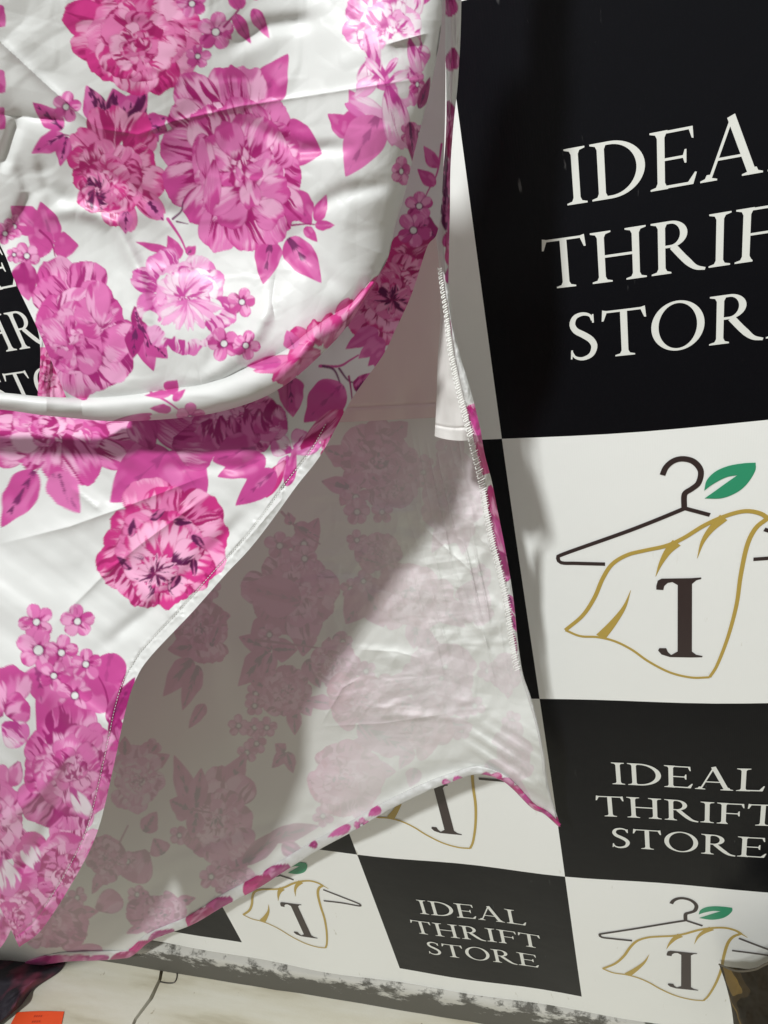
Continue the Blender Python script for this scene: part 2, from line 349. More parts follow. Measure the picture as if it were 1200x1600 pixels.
# rose lying on the rolled fold, and sprigs on it
for (x, y, tx, ty, wd) in [(500, 560, 395, 575, 14), (520, 520, 560, 470, 20), (545, 520, 575, 470, 16), (490, 540, 450, 520, 18), (500, 540, 490, 500, 16), (510, 545, 525, 490, 20), (500, 550, 450, 570, 24), (520, 545, 560, 520, 22), (490, 560, 470, 590, 20), (470, 560, 430, 600, 16), (520, 540, 590, 500, 26), (530, 560, 560, 580, 26), (560, 500, 600, 450, 20)]:
    A.petal(x, y, tx, ty, wd, CRIM, kb=.5, kt=.85, body=1, base=2, rim=2, ruf=.12)
A.leaf(440, 565, 385, 572, 10, vstr=.3); A.leaf(460, 545, 448, 516, 12, body=1, vstr=.4)
A.stem([(236, 614), (262, 628), (285, 645)], 2.2, ci=2); A.leaf(268, 615, 226, 618, 6, vstr=.05); A.leaf(262, 614, 277, 594, 12, vstr=.05, body=2); A.leaf(268, 640, 234, 638, 7, vstr=.05); A.leaf(270, 626, 290, 608, 6, vstr=.05)
A.five(297, 652, 24, .1, dot=.1); A.petal(150, 672, 240, 650, 10, ROSE)
A.petal(556, 505, 606, 428, 18, CRIM, body=2); A.petal(540, 520, 590, 446, 18, CRIM)
# slivers at the left edge
for y in (15, 118, 175, -60): A.leaf(-20, y, 8, y + 26, 20, vstr=.1)
A.peony(-90, 140, 85, 90, ROSE, 66); A.peony(-60, -120, 95, 90, CRIM, 67); A.peony(430, -180, 110, 100, MAUV, 68); A.peony(-140, 330, 60, 60, PALE, 69)

# ---- print on the lower flap and the strip beyond the silhouette
B = Ink(newbuf(WHITE))
B.stem([(690, 225), (683, 270), (668, 300), (660, 320)], 1.8, ci=2); B.leaf(684, 262, 662, 228, 10, vstr=.1); B.leaf(680, 290, 652, 264, 10, vstr=.1)
B.leaf(640, 345, 690, 375, 22, body=3)
B.petal(640, 400, 612, 375, 26, CRIM, body=2); B.petal(640, 400, 680, 380, 26, CRIM, body=3, rim=3)
B.five(655, 322, 24, .0); B.five(646, 360, 28, .5)
B.peony(608, 468, 62, 78, CRIM, 71, outer=[(615, 400, 30), (650, 400, 30), (670, 440, 34), (575, 470, 28), (560, 500, 28), (600, 540, 32), (640, 520, 30), (550, 520, 24)], core=4, ox=6, oy=-6)
for t in range(8): B.petal(612, 468, 612 + 34 * math.cos(t * .8), 468 + 26 * math.sin(t * .8), 7, CRIM, kb=.9, kt=1., body=1, base=4, rim=2, ruf=.2)
B.leaf(590, 515, 540, 545, 14, vstr=.05); B.leaf(600, 530, 560, 560, 14, vstr=.1); B.leaf(590, 545, 598, 590, 12, vstr=.0); B.leaf(600, 545, 575, 572, 10, vstr=.0)
B.stem([(500, 572), (530, 572), (548, 562), (560, 555)], 2.6, ci=2); B.stem([(505, 572), (522, 578), (532, 600)], 2.2, ci=4); B.stem([(530, 576), (545, 595), (562, 598)], 1.8, ci=4); B.stem([(545, 588), (548, 605), (552, 640)], 1.6, ci=3)
B.leaf(556, 612, 580, 582, 12, body=3, vstr=.9); B.leaf(535, 600, 475, 660, 28, vstr=.4)
B.leaf(452, 588, 458, 652, 20, body=2, vstr=.9)
B.peony(530, 690, 36, 40, CRIM, 74, core=3); B.petal(455, 705, 425, 690, 18, PALE); B.petal(460, 700, 478, 675, 18, PALE); B.petal(455, 708, 500, 690, 14, PALE, base=2); B.petal(450, 712, 440, 740, 12, PALE); B.petal(470, 700, 538, 640, 16, CRIM, kb=.7); B.petal(445, 720, 410, 775, 14, CRIM, body=2); B.leaf(448, 760, 462, 700, 9, vstr=.1)
# upper band
B.peony(90, 668, 125, 70, ROSE, 77, outer=[(-30, 640, 40), (-20, 700, 40), (20, 715, 36), (60, 720, 36), (170, 720, 34), (215, 690, 34), (230, 650, 34), (40, 620, 40), (140, 615, 40), (200, 725, 22)], core=3, ox=-20, oy=-8)
B.petal(90, 690, 90, 752, 26, ROSE, kb=.6); B.petal(100, 680, 148, 755, 28, ROSE, kb=.7)
B.stem([(68, 722), (52, 742)], 1.8, ci=2); B.leaf(54, 735, 2, 824, 25, vstr=.9); B.leaf(82, 740, 125, 802, 24, vstr=.55, body=1); B.leaf(92, 740, 110, 795, 10, body=1, vstr=.8)
B.leaf(265, 705, 172, 785, 42, vstr=.35); B.leaf(262, 706, 318, 790, 34, body=2, vstr=.2, bend=-.2)
B.petal(330, 700, 245, 640, 40, MAUV, body=2, kb=.3); B.petal(270, 690, 340, 700, 40, MAUV, body=2, rim=2, kb=.5); B.petal(240, 700, 210, 650, 24, MAUV, body=2)
B.peony(380, 660, 72, 46, MAUV, 79, core=3)
for (x, y, tx, ty) in [(345, 650, 358, 700), (362, 650, 376, 702), (385, 640, 400, 692), (405, 640, 412, 680), (425, 625, 432, 664), (330, 655, 318, 690)]: B.petal(x, y, tx, ty, 15, MAUV, kb=1., kt=.9, base=3, body=1, rim=2, ruf=.12, bend=.2)
B.leaf(400, 700, 332, 720, 30, vstr=.45); B.leaf(430, 735, 368, 790, 20, vstr=.5); B.leaf(415, 715, 340, 745, 20, vstr=.3)
# the big rose with purple heart
B.peony(255, 850, 98, 98, CRIM, 83, outer=[(222, 750, 40), (262, 760, 36), (172, 808, 24), (200, 790, 24), (340, 780, 40), (358, 830, 36), (352, 880, 34), (158, 850, 26), (156, 900, 36), (192, 930, 32), (218, 952, 28), (262, 950, 30), (300, 930, 30), (330, 910, 30)], core=4, ox=-12, oy=40)
for (x, y, tx, ty, wd) in [(245, 880, 205, 830, 24), (250, 870, 235, 810, 26), (262, 870, 275, 812, 26), (270, 880, 308, 850, 22), (240, 895, 195, 880, 22), (240, 905, 215, 935, 18), (262, 905, 290, 925, 18)]:
    B.petal(x, y, tx, ty, wd, CRIM, kb=.55, kt=.95, body=0, base=4 if wd < 23 else 2, rim=2, ruf=.1)
for k in range(13):
    t = k * .53; B.petal(243, 895, 243 + 34 * math.cos(t), 893 + 27 * math.sin(t), 8, CRIM, kb=.95, kt=1.0, body=0, base=4, rim=2, ruf=.25, freq=3)
for (a0, rr) in [(-1.9, 62), (-1.2, 60), (-.5, 64), (.2, 60), (2.6, 64), (-2.7, 62), (.9, 56)]:
    B.leaf(252 + rr * math.cos(a0) * .85, 862 + rr * math.sin(a0) * .85, 252 + rr * math.cos(a0 + .45) * 1.1, 862 + rr * math.sin(a0 + .45) * 1.1, 6, CRIM, body=4, vstr=.3)
# small blossoms and leaves lower down
B.leaf(150, 1030, 120, 1130, 42, vstr=.15); B.leaf(175, 1020, 175, 1110, 30, vstr=.25, bend=.3); B.leaf(130, 1050, 60, 1160, 46, vstr=.12, body=2); B.leaf(60, 1040, 65, 1100, 24, vstr=.6); B.leaf(172, 1110, 140, 1060, 26, vstr=.05)
B.stem([(172, 1120), (165, 1080), (150, 1050)], 2, ci=3)
B.five(57, 972, 28, .9); B.five(121, 971, 28, .0); B.five(60, 1016, 35, .3, dot=.2); B.five(96, 1020, 27, .1); B.five(134, 1038, 26, .0); B.five(84, 1056, 25, .5); B.five(117, 1087, 30, .2)
B.leaf(170, 1130, 211, 1058, 16, body=3, vstr=.5); B.leaf(188, 1165, 175, 1110, 14, body=3, vstr=.2)
B.petal(10, 1110, 20, 1040, 34, MAUV, kb=.5); B.petal(8, 1115, 44, 1100, 26, MAUV); B.petal(5, 1130, 40, 1160, 24, PALE, kb=.7); B.petal(0, 1120, -30, 1060, 30, MAUV)
B.petal(30, 1190, 15, 1230, 14, MAUV)
for k, (x, y, r1, r2) in enumerate([(-20, 1280, 66, 84), (105, 1370, 96, 96), (112, 1205, 84, 96), (20, 1440, 60, 60)]):
    B.peony(x, y, r1, r2, ROSE if k % 2 else MAUV, 90 + k, rings=3, core=3)
B.petal(0, 1340, 18, 1400, 22, PALE, body=0); B.petal(60, 1360, 40, 1320, 16, PALE, body=0); B.petal(110, 1230, 140, 1280, 14, PALE, body=0)
for (x, y, s_) in [(-110, 760, 110), (-130, 960, 111), (-90, 1180, 112), (-230, 860, 113)]: B.peony(x, y, 70, 70, ROSE, s_)
for k in range(5): B.peony(665, -40 - 60 * k, 26, 34, MAUV, 120 + k)

# ---- reverse of the back panel: the same print showing through faintly
K = Ink(newbuf(np.array(lin(224, 224, 217)))); K.k = 1.
def kp(cx, cy, rx, ry, pal, seed, **kw):
    r = np.random.RandomState(seed + 900)
    for q in range(4 if rx > 36 else 2):
        a = r.uniform(0, 6.28); f = r.uniform(1.25, 1.6)
        if q == 0: K.five(cx + rx * 1.15 * math.cos(a), cy + ry * 1.15 * math.sin(a), 17, a)
        else: K.leaf(cx + rx * .7 * math.cos(a), cy + ry * .7 * math.sin(a), cx + rx * f * math.cos(a + .2), cy + ry * f * math.sin(a + .2), min(rx, ry) * .28)
    K.peony(cx, cy, rx, ry, pal, seed, **kw)
kp(458, 920, 78, 74, MAUV, 131, outer=[(376, 918, 26), (400, 960, 26), (440, 860, 34), (420, 880, 26), (490, 870, 32), (530, 925, 34), (430, 990, 30), (480, 1000, 30), (515, 965, 26)])
K.leaf(470, 940, 375, 915, 30, vstr=.5); K.five(437, 853, 24); K.five(475, 850, 22); K.five(476, 873, 22)
K.leaf(425, 1015, 373, 995, 16); K.leaf(418, 1018, 372, 1072, 18); K.leaf(425, 1020, 412, 1072, 12); K.leaf(425, 1015, 465, 1015, 18); K.five(421, 992, 20); K.stem([(400, 1000), (480, 1010), (540, 1020)])
K.leaf(480, 1030, 500, 1075, 16); K.leaf(520, 995, 550, 1010, 14); kp(448, 1080, 42, 44, MAUV, 133); kp(520, 1040, 40, 34, ROSE, 134)
for x, y in ((398, 1103), (373, 1134), (398, 1137), (417, 1137), (401, 1162), (386, 1176)): K.five(x, y, 17)
K.leaf(446, 1175, 425, 1200, 10); K.leaf(448, 1175, 458, 1208, 10); K.leaf(445, 1175, 430, 1162, 9)
kp(590, 720, 62, 60, MAUV, 135); K.leaf(545, 762, 502, 752, 14); K.leaf(548, 768, 532, 790, 12); K.five(556, 777, 22); K.five(558, 800, 22); K.five(597, 800, 18); kp(620, 765, 40, 30, MAUV, 136); K.five(700, 700, 22)
kp(590, 865, 34, 32, MAUV, 137); K.leaf(590, 880, 560, 870, 10); K.leaf(575, 920, 540, 975, 24); K.leaf(565, 905, 600, 980, 30)
kp(315, 985, 38, 60, ROSE, 138); K.leaf(300, 1030, 255, 1088, 18); K.leaf(310, 1040, 285, 1110, 14); K.leaf(320, 1100, 295, 1138, 10); K.leaf(330, 1010, 345, 970, 10); K.leaf(300, 1010, 262, 1015, 16); K.leaf(460, 820, 500, 840, 12)
K.stem([(440, 800), (470, 830), (500, 850)]); K.leaf(455, 820, 450, 800, 8)
kp(340, 1280, 54, 78, ROSE, 139, outer=[(345, 1195, 24), (390, 1215, 26), (300, 1240, 24), (395, 1285, 26), (300, 1330, 30), (350, 1350, 30), (390, 1330, 26)]); K.leaf(302, 1262, 272, 1180, 16); K.leaf(305, 1262, 315, 1200, 16); K.leaf(302, 1268, 265, 1250, 20); K.leaf(308, 1270, 300, 1310, 14); K.stem([(300, 1265), (330, 1270)])
K.leaf(225, 1300, 245, 1268, 14); K.leaf(255, 1335, 240, 1310, 16); K.petal(230, 1330, 200, 1375, 28, MAUV); K.stem([(150, 1390), (180, 1330), (200, 1290)]); K.petal(150, 1420, 190, 1400, 20, MAUV); kp(215, 1220, 40, 50, PALE, 140); kp(165, 1340, 30, 40, MAUV, 141); K.leaf(195, 1180, 195, 1150, 10)
K.k = 1.
kp(535, 1215, 62, 58, CRIM, 142, outer=[(482, 1235, 26), (510, 1165, 26), (560, 1160, 30), (600, 1200, 30), (590, 1250, 30), (530, 1275, 30)]); kp(640, 930, 66, 60, CRIM, 143); kp(690, 1060, 60, 56, MAUV, 144); kp(570, 1095, 66, 40, CRIM, 145); kp(640, 1140, 70, 40, CRIM, 146); K.leaf(560, 1130, 650, 1180, 26); kp(740, 940, 30, 40, MAUV, 147); kp(710, 770, 46, 70, ROSE, 148); kp(800, 1180, 26, 46, MAUV, 149); K.leaf(650, 1200, 640, 1230, 12); K.five(696, 1042, 16); K.five(690, 1060, 14); kp(790, 1050, 24, 30, MAUV, 151); K.leaf(760, 1190, 830, 1250, 18)
K.k = 1.
K.leaf(420, 1310, 500, 1290, 14, body=3); K.leaf(440, 1320, 480, 1340, 12, body=3); K.leaf(380, 1350, 450, 1290, 14, body=3); kp(370, 1380, 44, 22, MAUV, 152); kp(250, 1425, 50, 30, MAUV, 153); kp(80, 1440, 60, 40, MAUV, 154); K.petal(90, 1500, 160, 1485, 16, ROSE); K.five(330, 1370, 20)
for k in range(8): kp(60 - 40 * k % 260, 1000 + 60 * k, 36, 40, MAUV, 160 + k)

_y, _x = np.mgrid[0:K.b.shape[0], 0:K.b.shape[1]]; _x = _x - OX; _y = _y - OY
_k = .42 - .26 * sst(440, 620, _x + .25 * (_y - 1100)) + .10 * sst(1280, 1400, _y + .3 * (_x - 400))  # print painted paler in the lamp-lit area, stronger in the flap's shade
K.b = WHITE * np.array([1.15, 1.16, 1.14]) * (1 - _k[..., None]) + K.b * _k[..., None]
# ---- strong print: seam allowances, hem turn-ups
H = Ink(newbuf(WHITE))
H.peony(744, 658, 16, 34, CRIM, 171, rings=1); H.petal(736, 640, 760, 700, 18, ROSE, body=2); H.petal(748, 690, 762, 740, 16, CRIM, body=2); H.petal(750, 770, 775, 790, 16, MAUV, body=3, rim=3); H.petal(765, 760, 782, 840, 18, CRIM, body=2); H.petal(762, 800, 788, 870, 18, ROSE, body=2); H.petal(775, 860, 800, 906, 18, MAUV, body=3)
for y, c in ((945, 2), (970, 2), (1000, 3), (1020, 2)): H.leaf(794, y - 16, 808, y + 18, 6, body=c)
for k, x in enumerate(range(752, 882, 16)): H.petal(x - 6, 1215 + max(0, x - 780) * .75, x + 16, 1222 + max(0, x - 770) * .8, 13, CRIM if k % 2 else ROSE, body=2)
H.petal(704, 1222, 690, 1222, 5, ROSE); H.petal(722, 1215, 708, 1220, 6, ROSE); H.five(565, 1290, 13); H.leaf(595, 1262, 575, 1275, 8, vstr=.1); H.leaf(548, 1290, 512, 1308, 7, vstr=.1, body=2); H.leaf(496, 1318, 482, 1322, 6, vstr=.1, body=3)
for k in range(9): H.petal(452 - 30 * k, 1352 + 17 * k, 415 - 30 * k, 1385 + 17 * k, 20, CRIM if k % 3 else MAUV, body=2 if k % 2 else 3, kb=.8) if k not in (2, 5) else None
for k in range(4): H.petal(170 - 30 * k, 1495, 130 - 34 * k, 1512, 12, MAUV, body=2)
H.leaf(702, 545, 704, 500, 3, body=2, vstr=0); H.leaf(712, 592, 718, 612, 4, body=2, vstr=0); H.leaf(700, 520, 706, 545, 3, body=2, vstr=0)
# narrow strip at the side seam
for k in range(26): H.petal(700 + 8 * (k % 2), -290 + 28 * k, 712 - 6 * (k % 3), -262 + 28 * k + 8, 12, (CRIM, MAUV, ROSE)[k % 3], body=2, kb=.8) if k not in (11, 12, 14, 15) else None
for k in range(8): H.leaf(690 + 3 * (k % 3), 222 + 16 * k, 697, 250 + 16 * k, 5, body=4, vstr=1)
H.peony(70, 590, 30, 50, CRIM, 190)

def samp(buf, px, py):
    py = np.where(py < -OY + 2, 2 * (-OY + 2) - py, py); px = np.where(px < -OX + 2, 2 * (-OX + 2) - px, px)
    x = np.clip(px + OX, 0, buf.shape[1] - 1.001); y = np.clip(py + OY, 0, buf.shape[0] - 1.001)
    xi = x.astype(int); yi = y.astype(int); fx = (x - xi)[..., None]; fy = (y - yi)[..., None]
    return (buf[yi, xi] * (1 - fx) + buf[yi, xi + 1] * fx) * (1 - fy) + (buf[yi + 1, xi] * (1 - fx) + buf[yi + 1, xi + 1] * fx) * fy
#EXTRA_PRINT

# ------------------------------------------------------------------ setting: wall, floor, skirting
S = .3; SV = .3 * 1.0964
def wall_mat():
    m, nt, b = mat('wall_plaster', (.55, .53, .47), .8); noise_bump(nt, b, 60, .4, .002); return m
m_wall = wall_mat()
poly('wall', [(-4, .012, -.14), (2.5, .012, -.14), (2.5, .012, 3), (-4, .012, 3), (-4, .1, -.14), (2.5, .1, -.14), (2.5, .1, 3), (-4, .1, 3)],
     [(0, 1, 2, 3), (4, 7, 6, 5), (0, 4, 5, 1), (3, 2, 6, 7), (0, 3, 7, 4), (1, 5, 6, 2)], [m_wall])['kind'] = 'structure'
ZF = -.14
def floor_mat():
    m, nt, b = mat('cream_board', (.6, .56, .44), .55, .4)
    tc = nt.nodes.new('ShaderNodeTexCoord'); mp = nt.nodes.new('ShaderNodeMapping'); mp.inputs['Scale'].default_value = (.6, 3.5, 1)
    n = nt.nodes.new('ShaderNodeTexNoise'); n.inputs['Scale'].default_value = 9; n.inputs['Detail'].default_value = 8
    r = nt.nodes.new('ShaderNodeValToRGB'); e = r.color_ramp.elements
    e[0].position = .26; e[0].color = (.47, .43, .31, 1); e[1].position = .66; e[1].color = (.70, .68, .58, 1)
    x = r.color_ramp.elements.new(.45); x.color = (.64, .61, .49, 1)
    nt.links.new(tc.outputs['Object'], mp.inputs[0]); nt.links.new(mp.outputs[0], n.inputs['Vector'])
    nt.links.new(n.outputs['Fac'], r.inputs[0])
    n2 = nt.nodes.new('ShaderNodeTexNoise'); n2.inputs['Scale'].default_value = 55; n2.inputs['Detail'].default_value = 6
    r2 = nt.nodes.new('ShaderNodeValToRGB'); r2.color_ramp.elements[0].position = .24; r2.color_ramp.elements[1].position = .30
    r2.color_ramp.elements[0].color = (.45, .38, .28, 1); r2.color_ramp.elements[1].color = (1, 1, 1, 1)
    nt.links.new(tc.outputs['Object'], n2.inputs['Vector']); nt.links.new(n2.outputs['Fac'], r2.inputs[0])
    mx = nt.nodes.new('ShaderNodeMix'); mx.data_type = 'RGBA'; mx.blend_type = 'MULTIPLY'; mx.inputs[0].default_value = 1
    nt.links.new(r.outputs[0], mx.inputs[6]); nt.links.new(r2.outputs[0], mx.inputs[7]); nt.links.new(mx.outputs[2], b.inputs['Base Color'])
    bp = nt.nodes.new('ShaderNodeBump'); bp.inputs['Strength'].default_value = .3; bp.inputs['Distance'].default_value = .002
    nt.links.new(n2.outputs['Fac'], bp.inputs['Height']); nt.links.new(bp.outputs[0], b.inputs['Normal'])
    return m
m_floor = floor_mat()
m_gap, _, _ = mat('dark_gap', (.10, .06, .02), .8)
# two boards that meet along the crooked joint seen bottom left
J = [atz(258, 1486, ZF), atz(250, 1530, ZF), atz(236, 1560, ZF), atz(212, 1592, ZF)]
jd = J[3] - J[0]; far = J[0] - jd * .6; near = J[3] + jd * 6
jl = [far, *J, near]
def board(name, side):
    V = []; F = []
    for i, p in enumerate(jl):
        ed = p + np.array([side * (.0035 + .001 * (i % 2)), 0, 0])
        V += [(ed[0], ed[1], ZF), (side * 5, ed[1], ZF), (ed[0], ed[1], ZF - .02)]
    for i in range(len(jl) - 1):
        a = 3 * i; F += [(a, a + 1, a + 4, a + 3), (a, a + 3, a + 5, a + 2)]
    o = poly(name, V, F, [m_floor]); o['kind'] = 'structure'
board('floor', -1); board('floor', 1)
poly('floor', [(-5, .3, ZF - .02), (5, .3, ZF - .02), (5, -5, ZF - .02), (-5, -5, ZF - .02)], [(0, 3, 2, 1)], [m_gap])['kind'] = 'structure'

def skirt_mat():
    m, nt, b = mat('peeling_paint', (.5, .5, .5), .7)
    tc = nt.nodes.new('ShaderNodeTexCoord'); mp = nt.nodes.new('ShaderNodeMapping'); mp.inputs['Scale'].default_value = (1, 1, 1.6)
    n = nt.nodes.new('ShaderNodeTexNoise'); n.inputs['Scale'].default_value = 24; n.inputs['Detail'].default_value = 10; n.inputs['Roughness'].default_value = .7
    sx = nt.nodes.new('ShaderNodeSeparateXYZ'); ma = nt.nodes.new('ShaderNodeMath'); ma.operation = 'MULTIPLY_ADD'; ma.inputs[1].default_value = 4.5; ma.inputs[2].default_value = .535
    ad = nt.nodes.new('ShaderNodeMath'); ad.operation = 'ADD'
    r = nt.nodes.new('ShaderNodeValToRGB'); r.color_ramp.elements[0].position = .67; r.color_ramp.elements[1].position = .75
    r.color_ramp.elements[0].color = (.11, .105, .088, 1); r.color_ramp.elements[1].color = (.52, .51, .46, 1)
    nt.links.new(tc.outputs['Object'], mp.inputs[0]); nt.links.new(mp.outputs[0], n.inputs['Vector']); nt.links.new(tc.outputs['Object'], sx.inputs[0])
    nt.links.new(sx.outputs['Z'], ma.inputs[0]); nt.links.new(ma.outputs[0], ad.inputs[0]); nt.links.new(n.outputs['Fac'], ad.inputs[1])
    nt.links.new(ad.outputs[0], r.inputs[0]); nt.links.new(r.outputs[0], b.inputs['Base Color'])
    bp = nt.nodes.new('ShaderNodeBump'); bp.inputs['Strength'].default_value = .8; bp.inputs['Distance'].default_value = .004
    nt.links.new(r.outputs[0], bp.inputs['Height']); nt.links.new(bp.outputs[0], b.inputs['Normal'])
    return m
ms = skirt_mat()
V = []; F = []
prof = [(-.004, -.139), (-.006, -.07), (-.003, -.058), (.011, -.055)]
nx = 200
for i in range(nx + 1):
    x = -3 + 5 * i / nx
    for k, (y, z) in enumerate(prof): V.append((x, y - .003 * float(fbm(x * 12, k * 3., 2)) , z + (.006 * float(fbm(x * 9, 1., 3)) if k else 0)))
for i in range(nx):
    for k in range(3): a = 4 * i + k; F.append((a, a + 4, a + 5, a + 1))
o = poly('skirting_board', V, F, [ms], smooth=True)
tag(o, 'dark skirting strip with peeling white paint under the banner', 'skirting')

# ------------------------------------------------------------------ banner
def cellpt(px, py):
    p = at(px, py, 0.0); return np.array([p[0] / S, p[2] / SV])
meas = {(0, 0): (909, 1555.7), (0, 1): (883, 1365.5), (0, 2): (843, 1093), (0, 3): (784.5, 685), (-1, 1): (558.6, 1334), (-1, 0): (623.7, 1517), (-2, 0): (377.5, 1473.6),
        (1, 3): None}
mc = []; md = []
for k, v in meas.items():
    if v is None: continue
    mc.append(k); md.append(cellpt(*v) - np.array(k))
for (k, x, y) in ((3, 1200, 655), (2, 1200, 1099), (1, 1200, 1393)):
    c = cellpt(x, y); mc.append((c[0], k)); md.append(np.array([0, c[1] - k]))
for (u_, v_, x, y) in ((-1.548, 3.398, 33, 540), (-1.548, 3.513, 25, 487), (-1.643, 3.331, 27, 581)):
    mc.append((u_, v_)); md.append(cellpt(x, y) - np.array([u_, v_]))
mc = np.array(mc, float); md = np.array(md, float)
KK = np.exp(-((mc[:, None] - mc[None]) ** 2).sum(-1) / (2 * .9 ** 2)) + np.eye(len(mc)) * .02
WW = np.linalg.solve(KK, md)
def warp(c):
    """slack of the vinyl: small in-plane displacement of the print, cell units"""
    c = np.asarray(c, float); k = np.exp(-((c[..., None, :] - mc) ** 2).sum(-1) / (2 * .9 ** 2))
    return c + k @ WW
def unwarp(c):
    q = np.array(c, float)
    for _ in range(8): q = q - (warp(q) - c)
    return q
def bnr(c, lift=0.):
    c = np.asarray(c, float); q = warp(c)
    x = q[..., 0] * S; z = q[..., 1] * SV
    y = -.0022 * np.sin(c[..., 0] * 3.1 + .6) - .0018 * np.sin(c[..., 1] * 2.3 + c[..., 0]) - .0015 * np.sin(c[..., 0] * 7.3 + c[..., 1] * 1.7)
    return np.stack([x, y - lift, z], -1)
def vinyl(name, col, rough):
    m, nt, b = mat(name, col, rough, .5)
    tc = nt.nodes.new('ShaderNodeTexCoord')
    w1 = nt.nodes.new('ShaderNodeTexWave'); w1.inputs['Scale'].default_value = 160; w1.inputs['Distortion'].default_value = .6; w1.bands_direction = 'X'
    n = nt.nodes.new('ShaderNodeTexNoise'); n.inputs['Scale'].default_value = 14; n.inputs['Detail'].default_value = 3
    ad = nt.nodes.new('ShaderNodeMath'); ad.operation = 'MULTIPLY_ADD'; ad.inputs[1].default_value = .03
    bp = nt.nodes.new('ShaderNodeBump'); bp.inputs['Strength'].default_value = .25; bp.inputs['Distance'].default_value = .003
    nt.links.new(tc.outputs['Object'], w1.inputs['Vector']); nt.links.new(tc.outputs['Object'], n.inputs['Vector'])
    nt.links.new(w1.outputs['Fac'], ad.inputs[0]); nt.links.new(n.outputs['Fac'], ad.inputs[2]); nt.links.new(ad.outputs[0], bp.inputs['Height'])
    nt.links.new(bp.outputs[0], b.inputs['Normal'])
    # scuffs
    mp = nt.nodes.new('ShaderNodeMapping'); mp.inputs['Scale'].default_value = (40, 1, 9); mp.inputs['Rotation'].default_value = (0, .35, 0)
    n3 = nt.nodes.new('ShaderNodeTexNoise'); n3.inputs['Scale'].default_value = 3; n3.inputs['Detail'].default_value = 5
    n4 = nt.nodes.new('ShaderNodeTexNoise'); n4.inputs['Scale'].default_value = 7
    r = nt.nodes.new('ShaderNodeValToRGB'); r.color_ramp.elements[0].position = .672; r.color_ramp.elements[1].position = .73
    mu = nt.nodes.new('ShaderNodeMath'); mu.operation = 'MULTIPLY'
    r4 = nt.nodes.new('ShaderNodeValToRGB'); r4.color_ramp.elements[0].position = .50; r4.color_ramp.elements[1].position = .60
    nt.links.new(tc.outputs['Object'], mp.inputs[0]); nt.links.new(mp.outputs[0], n3.inputs['Vector']); nt.links.new(n3.outputs['Fac'], r.inputs[0])
    nt.links.new(tc.outputs['Object'], n4.inputs['Vector']); nt.links.new(n4.outputs['Fac'], r4.inputs[0])
    nt.links.new(r.outputs[0], mu.inputs[0]); nt.links.new(r4.outputs[0], mu.inputs[1])
    mx = nt.nodes.new('ShaderNodeMix'); mx.data_type = 'RGBA'; nt.links.new(mu.outputs[0], mx.inputs[0])
    mx.inputs[6].default_value = (*col, 1); mx.inputs[7].default_value = (.09, .09, .09, 1) if col[0] < .2 else (.6, .58, .5, 1)
    nt.links.new(mx.outputs[2], b.inputs['Base Color'])
    return m
m_bw = vinyl('banner_white', (.85, .86, .83), .34); m_bk = vinyl('banner_black', (.0035, .0038, .0055), .30)
m_bk.node_tree.nodes['Principled BSDF'].inputs['Specular IOR Level'].default_value = .17
m_ink_w, _, _ = mat('ink_white', (.74, .75, .70), .35); m_ink_d, _, _ = mat('ink_dark_brown', (.035, .022, .022), .35)
m_ink_g, _, _ = mat('ink_gold', (.47, .33, .07), .35); m_ink_l, _, _ = mat('ink_green', (.03, .29, .15), .35)
banner = empty('banner', (-.3, 0, 0))
tag(banner, 'black and white checkered vinyl wall banner with store lettering and hanger logos', 'banner')
I0, I1, K1, NS = -7, 3, 6, 10
V = []; F = []; fm = []
ci = np.linspace(I0, I1, (I1 - I0) * NS + 1); ck = np.r_[[-.15, -.08], np.linspace(0, K1, K1 * NS + 1)]
g = np.stack(np.meshgrid(ci, ck), -1); Pb = bnr(g)
nxx = len(ci)
for r in range(len(ck) - 1):
    for c in range(nxx - 1):
        F.append((r * nxx + c, r * nxx + c + 1, (r + 1) * nxx + c + 1, (r + 1) * nxx + c))
        kk = math.floor((ck[r] + ck[r + 1]) / 2); ii = math.floor((ci[c] + ci[c + 1]) / 2)
        fm.append(0 if ck[r + 1] <= 0 or (ii + kk) % 2 == 0 else 1)
poly('vinyl_sheet', Pb.reshape(-1, 3), F, [m_bw, m_bk], banner, fm, True)

# --- lettering, cap height = 1
def q4(*p): return [list(p)]
def ring(cx, cy, rxo, ryo, rxi, ryi, a0, a1, ix=0., n=26):
    out = []
    t = np.linspace(math.radians(a0), math.radians(a1), n)
    for a, b in zip(t[:-1], t[1:]):
        f = lambda an, o: (cx + rxo * math.cos(an), cy + ryo * math.sin(an)) if o else (cx + ix + rxi * math.cos(an), cy + ryi * math.sin(an))
        out.append([f(a, 1), f(b, 1), f(b, 0), f(a, 0)])
    return out
def serif(x, y, wl, wr, up, th=.035, br=.055, hw=.065):
    s_ = 1 if up else -1
    return [[(x - wl, y), (x - wl, y + s_ * th * .8), (x - hw - .03, y + s_ * (th + br * .35)), (x - hw, y + s_ * (th + br * 1.5)), (x + hw, y + s_ * (th + br * 1.5)), (x + hw + .03, y + s_ * (th + br * .35)), (x + wr, y + s_ * th * .8), (x + wr, y)]]
def stemv(x, wl=.19, wr=.19, top=True, bot=True, hw=.065):
    o = [[(x - hw, .01), (x + hw, .01), (x + hw, .99), (x - hw, .99)]]
    if bot: o += serif(x, 0, wl, wr, True, hw=hw)
    if top: o += serif(x, 1, wl, wr, False, hw=hw)
    return o
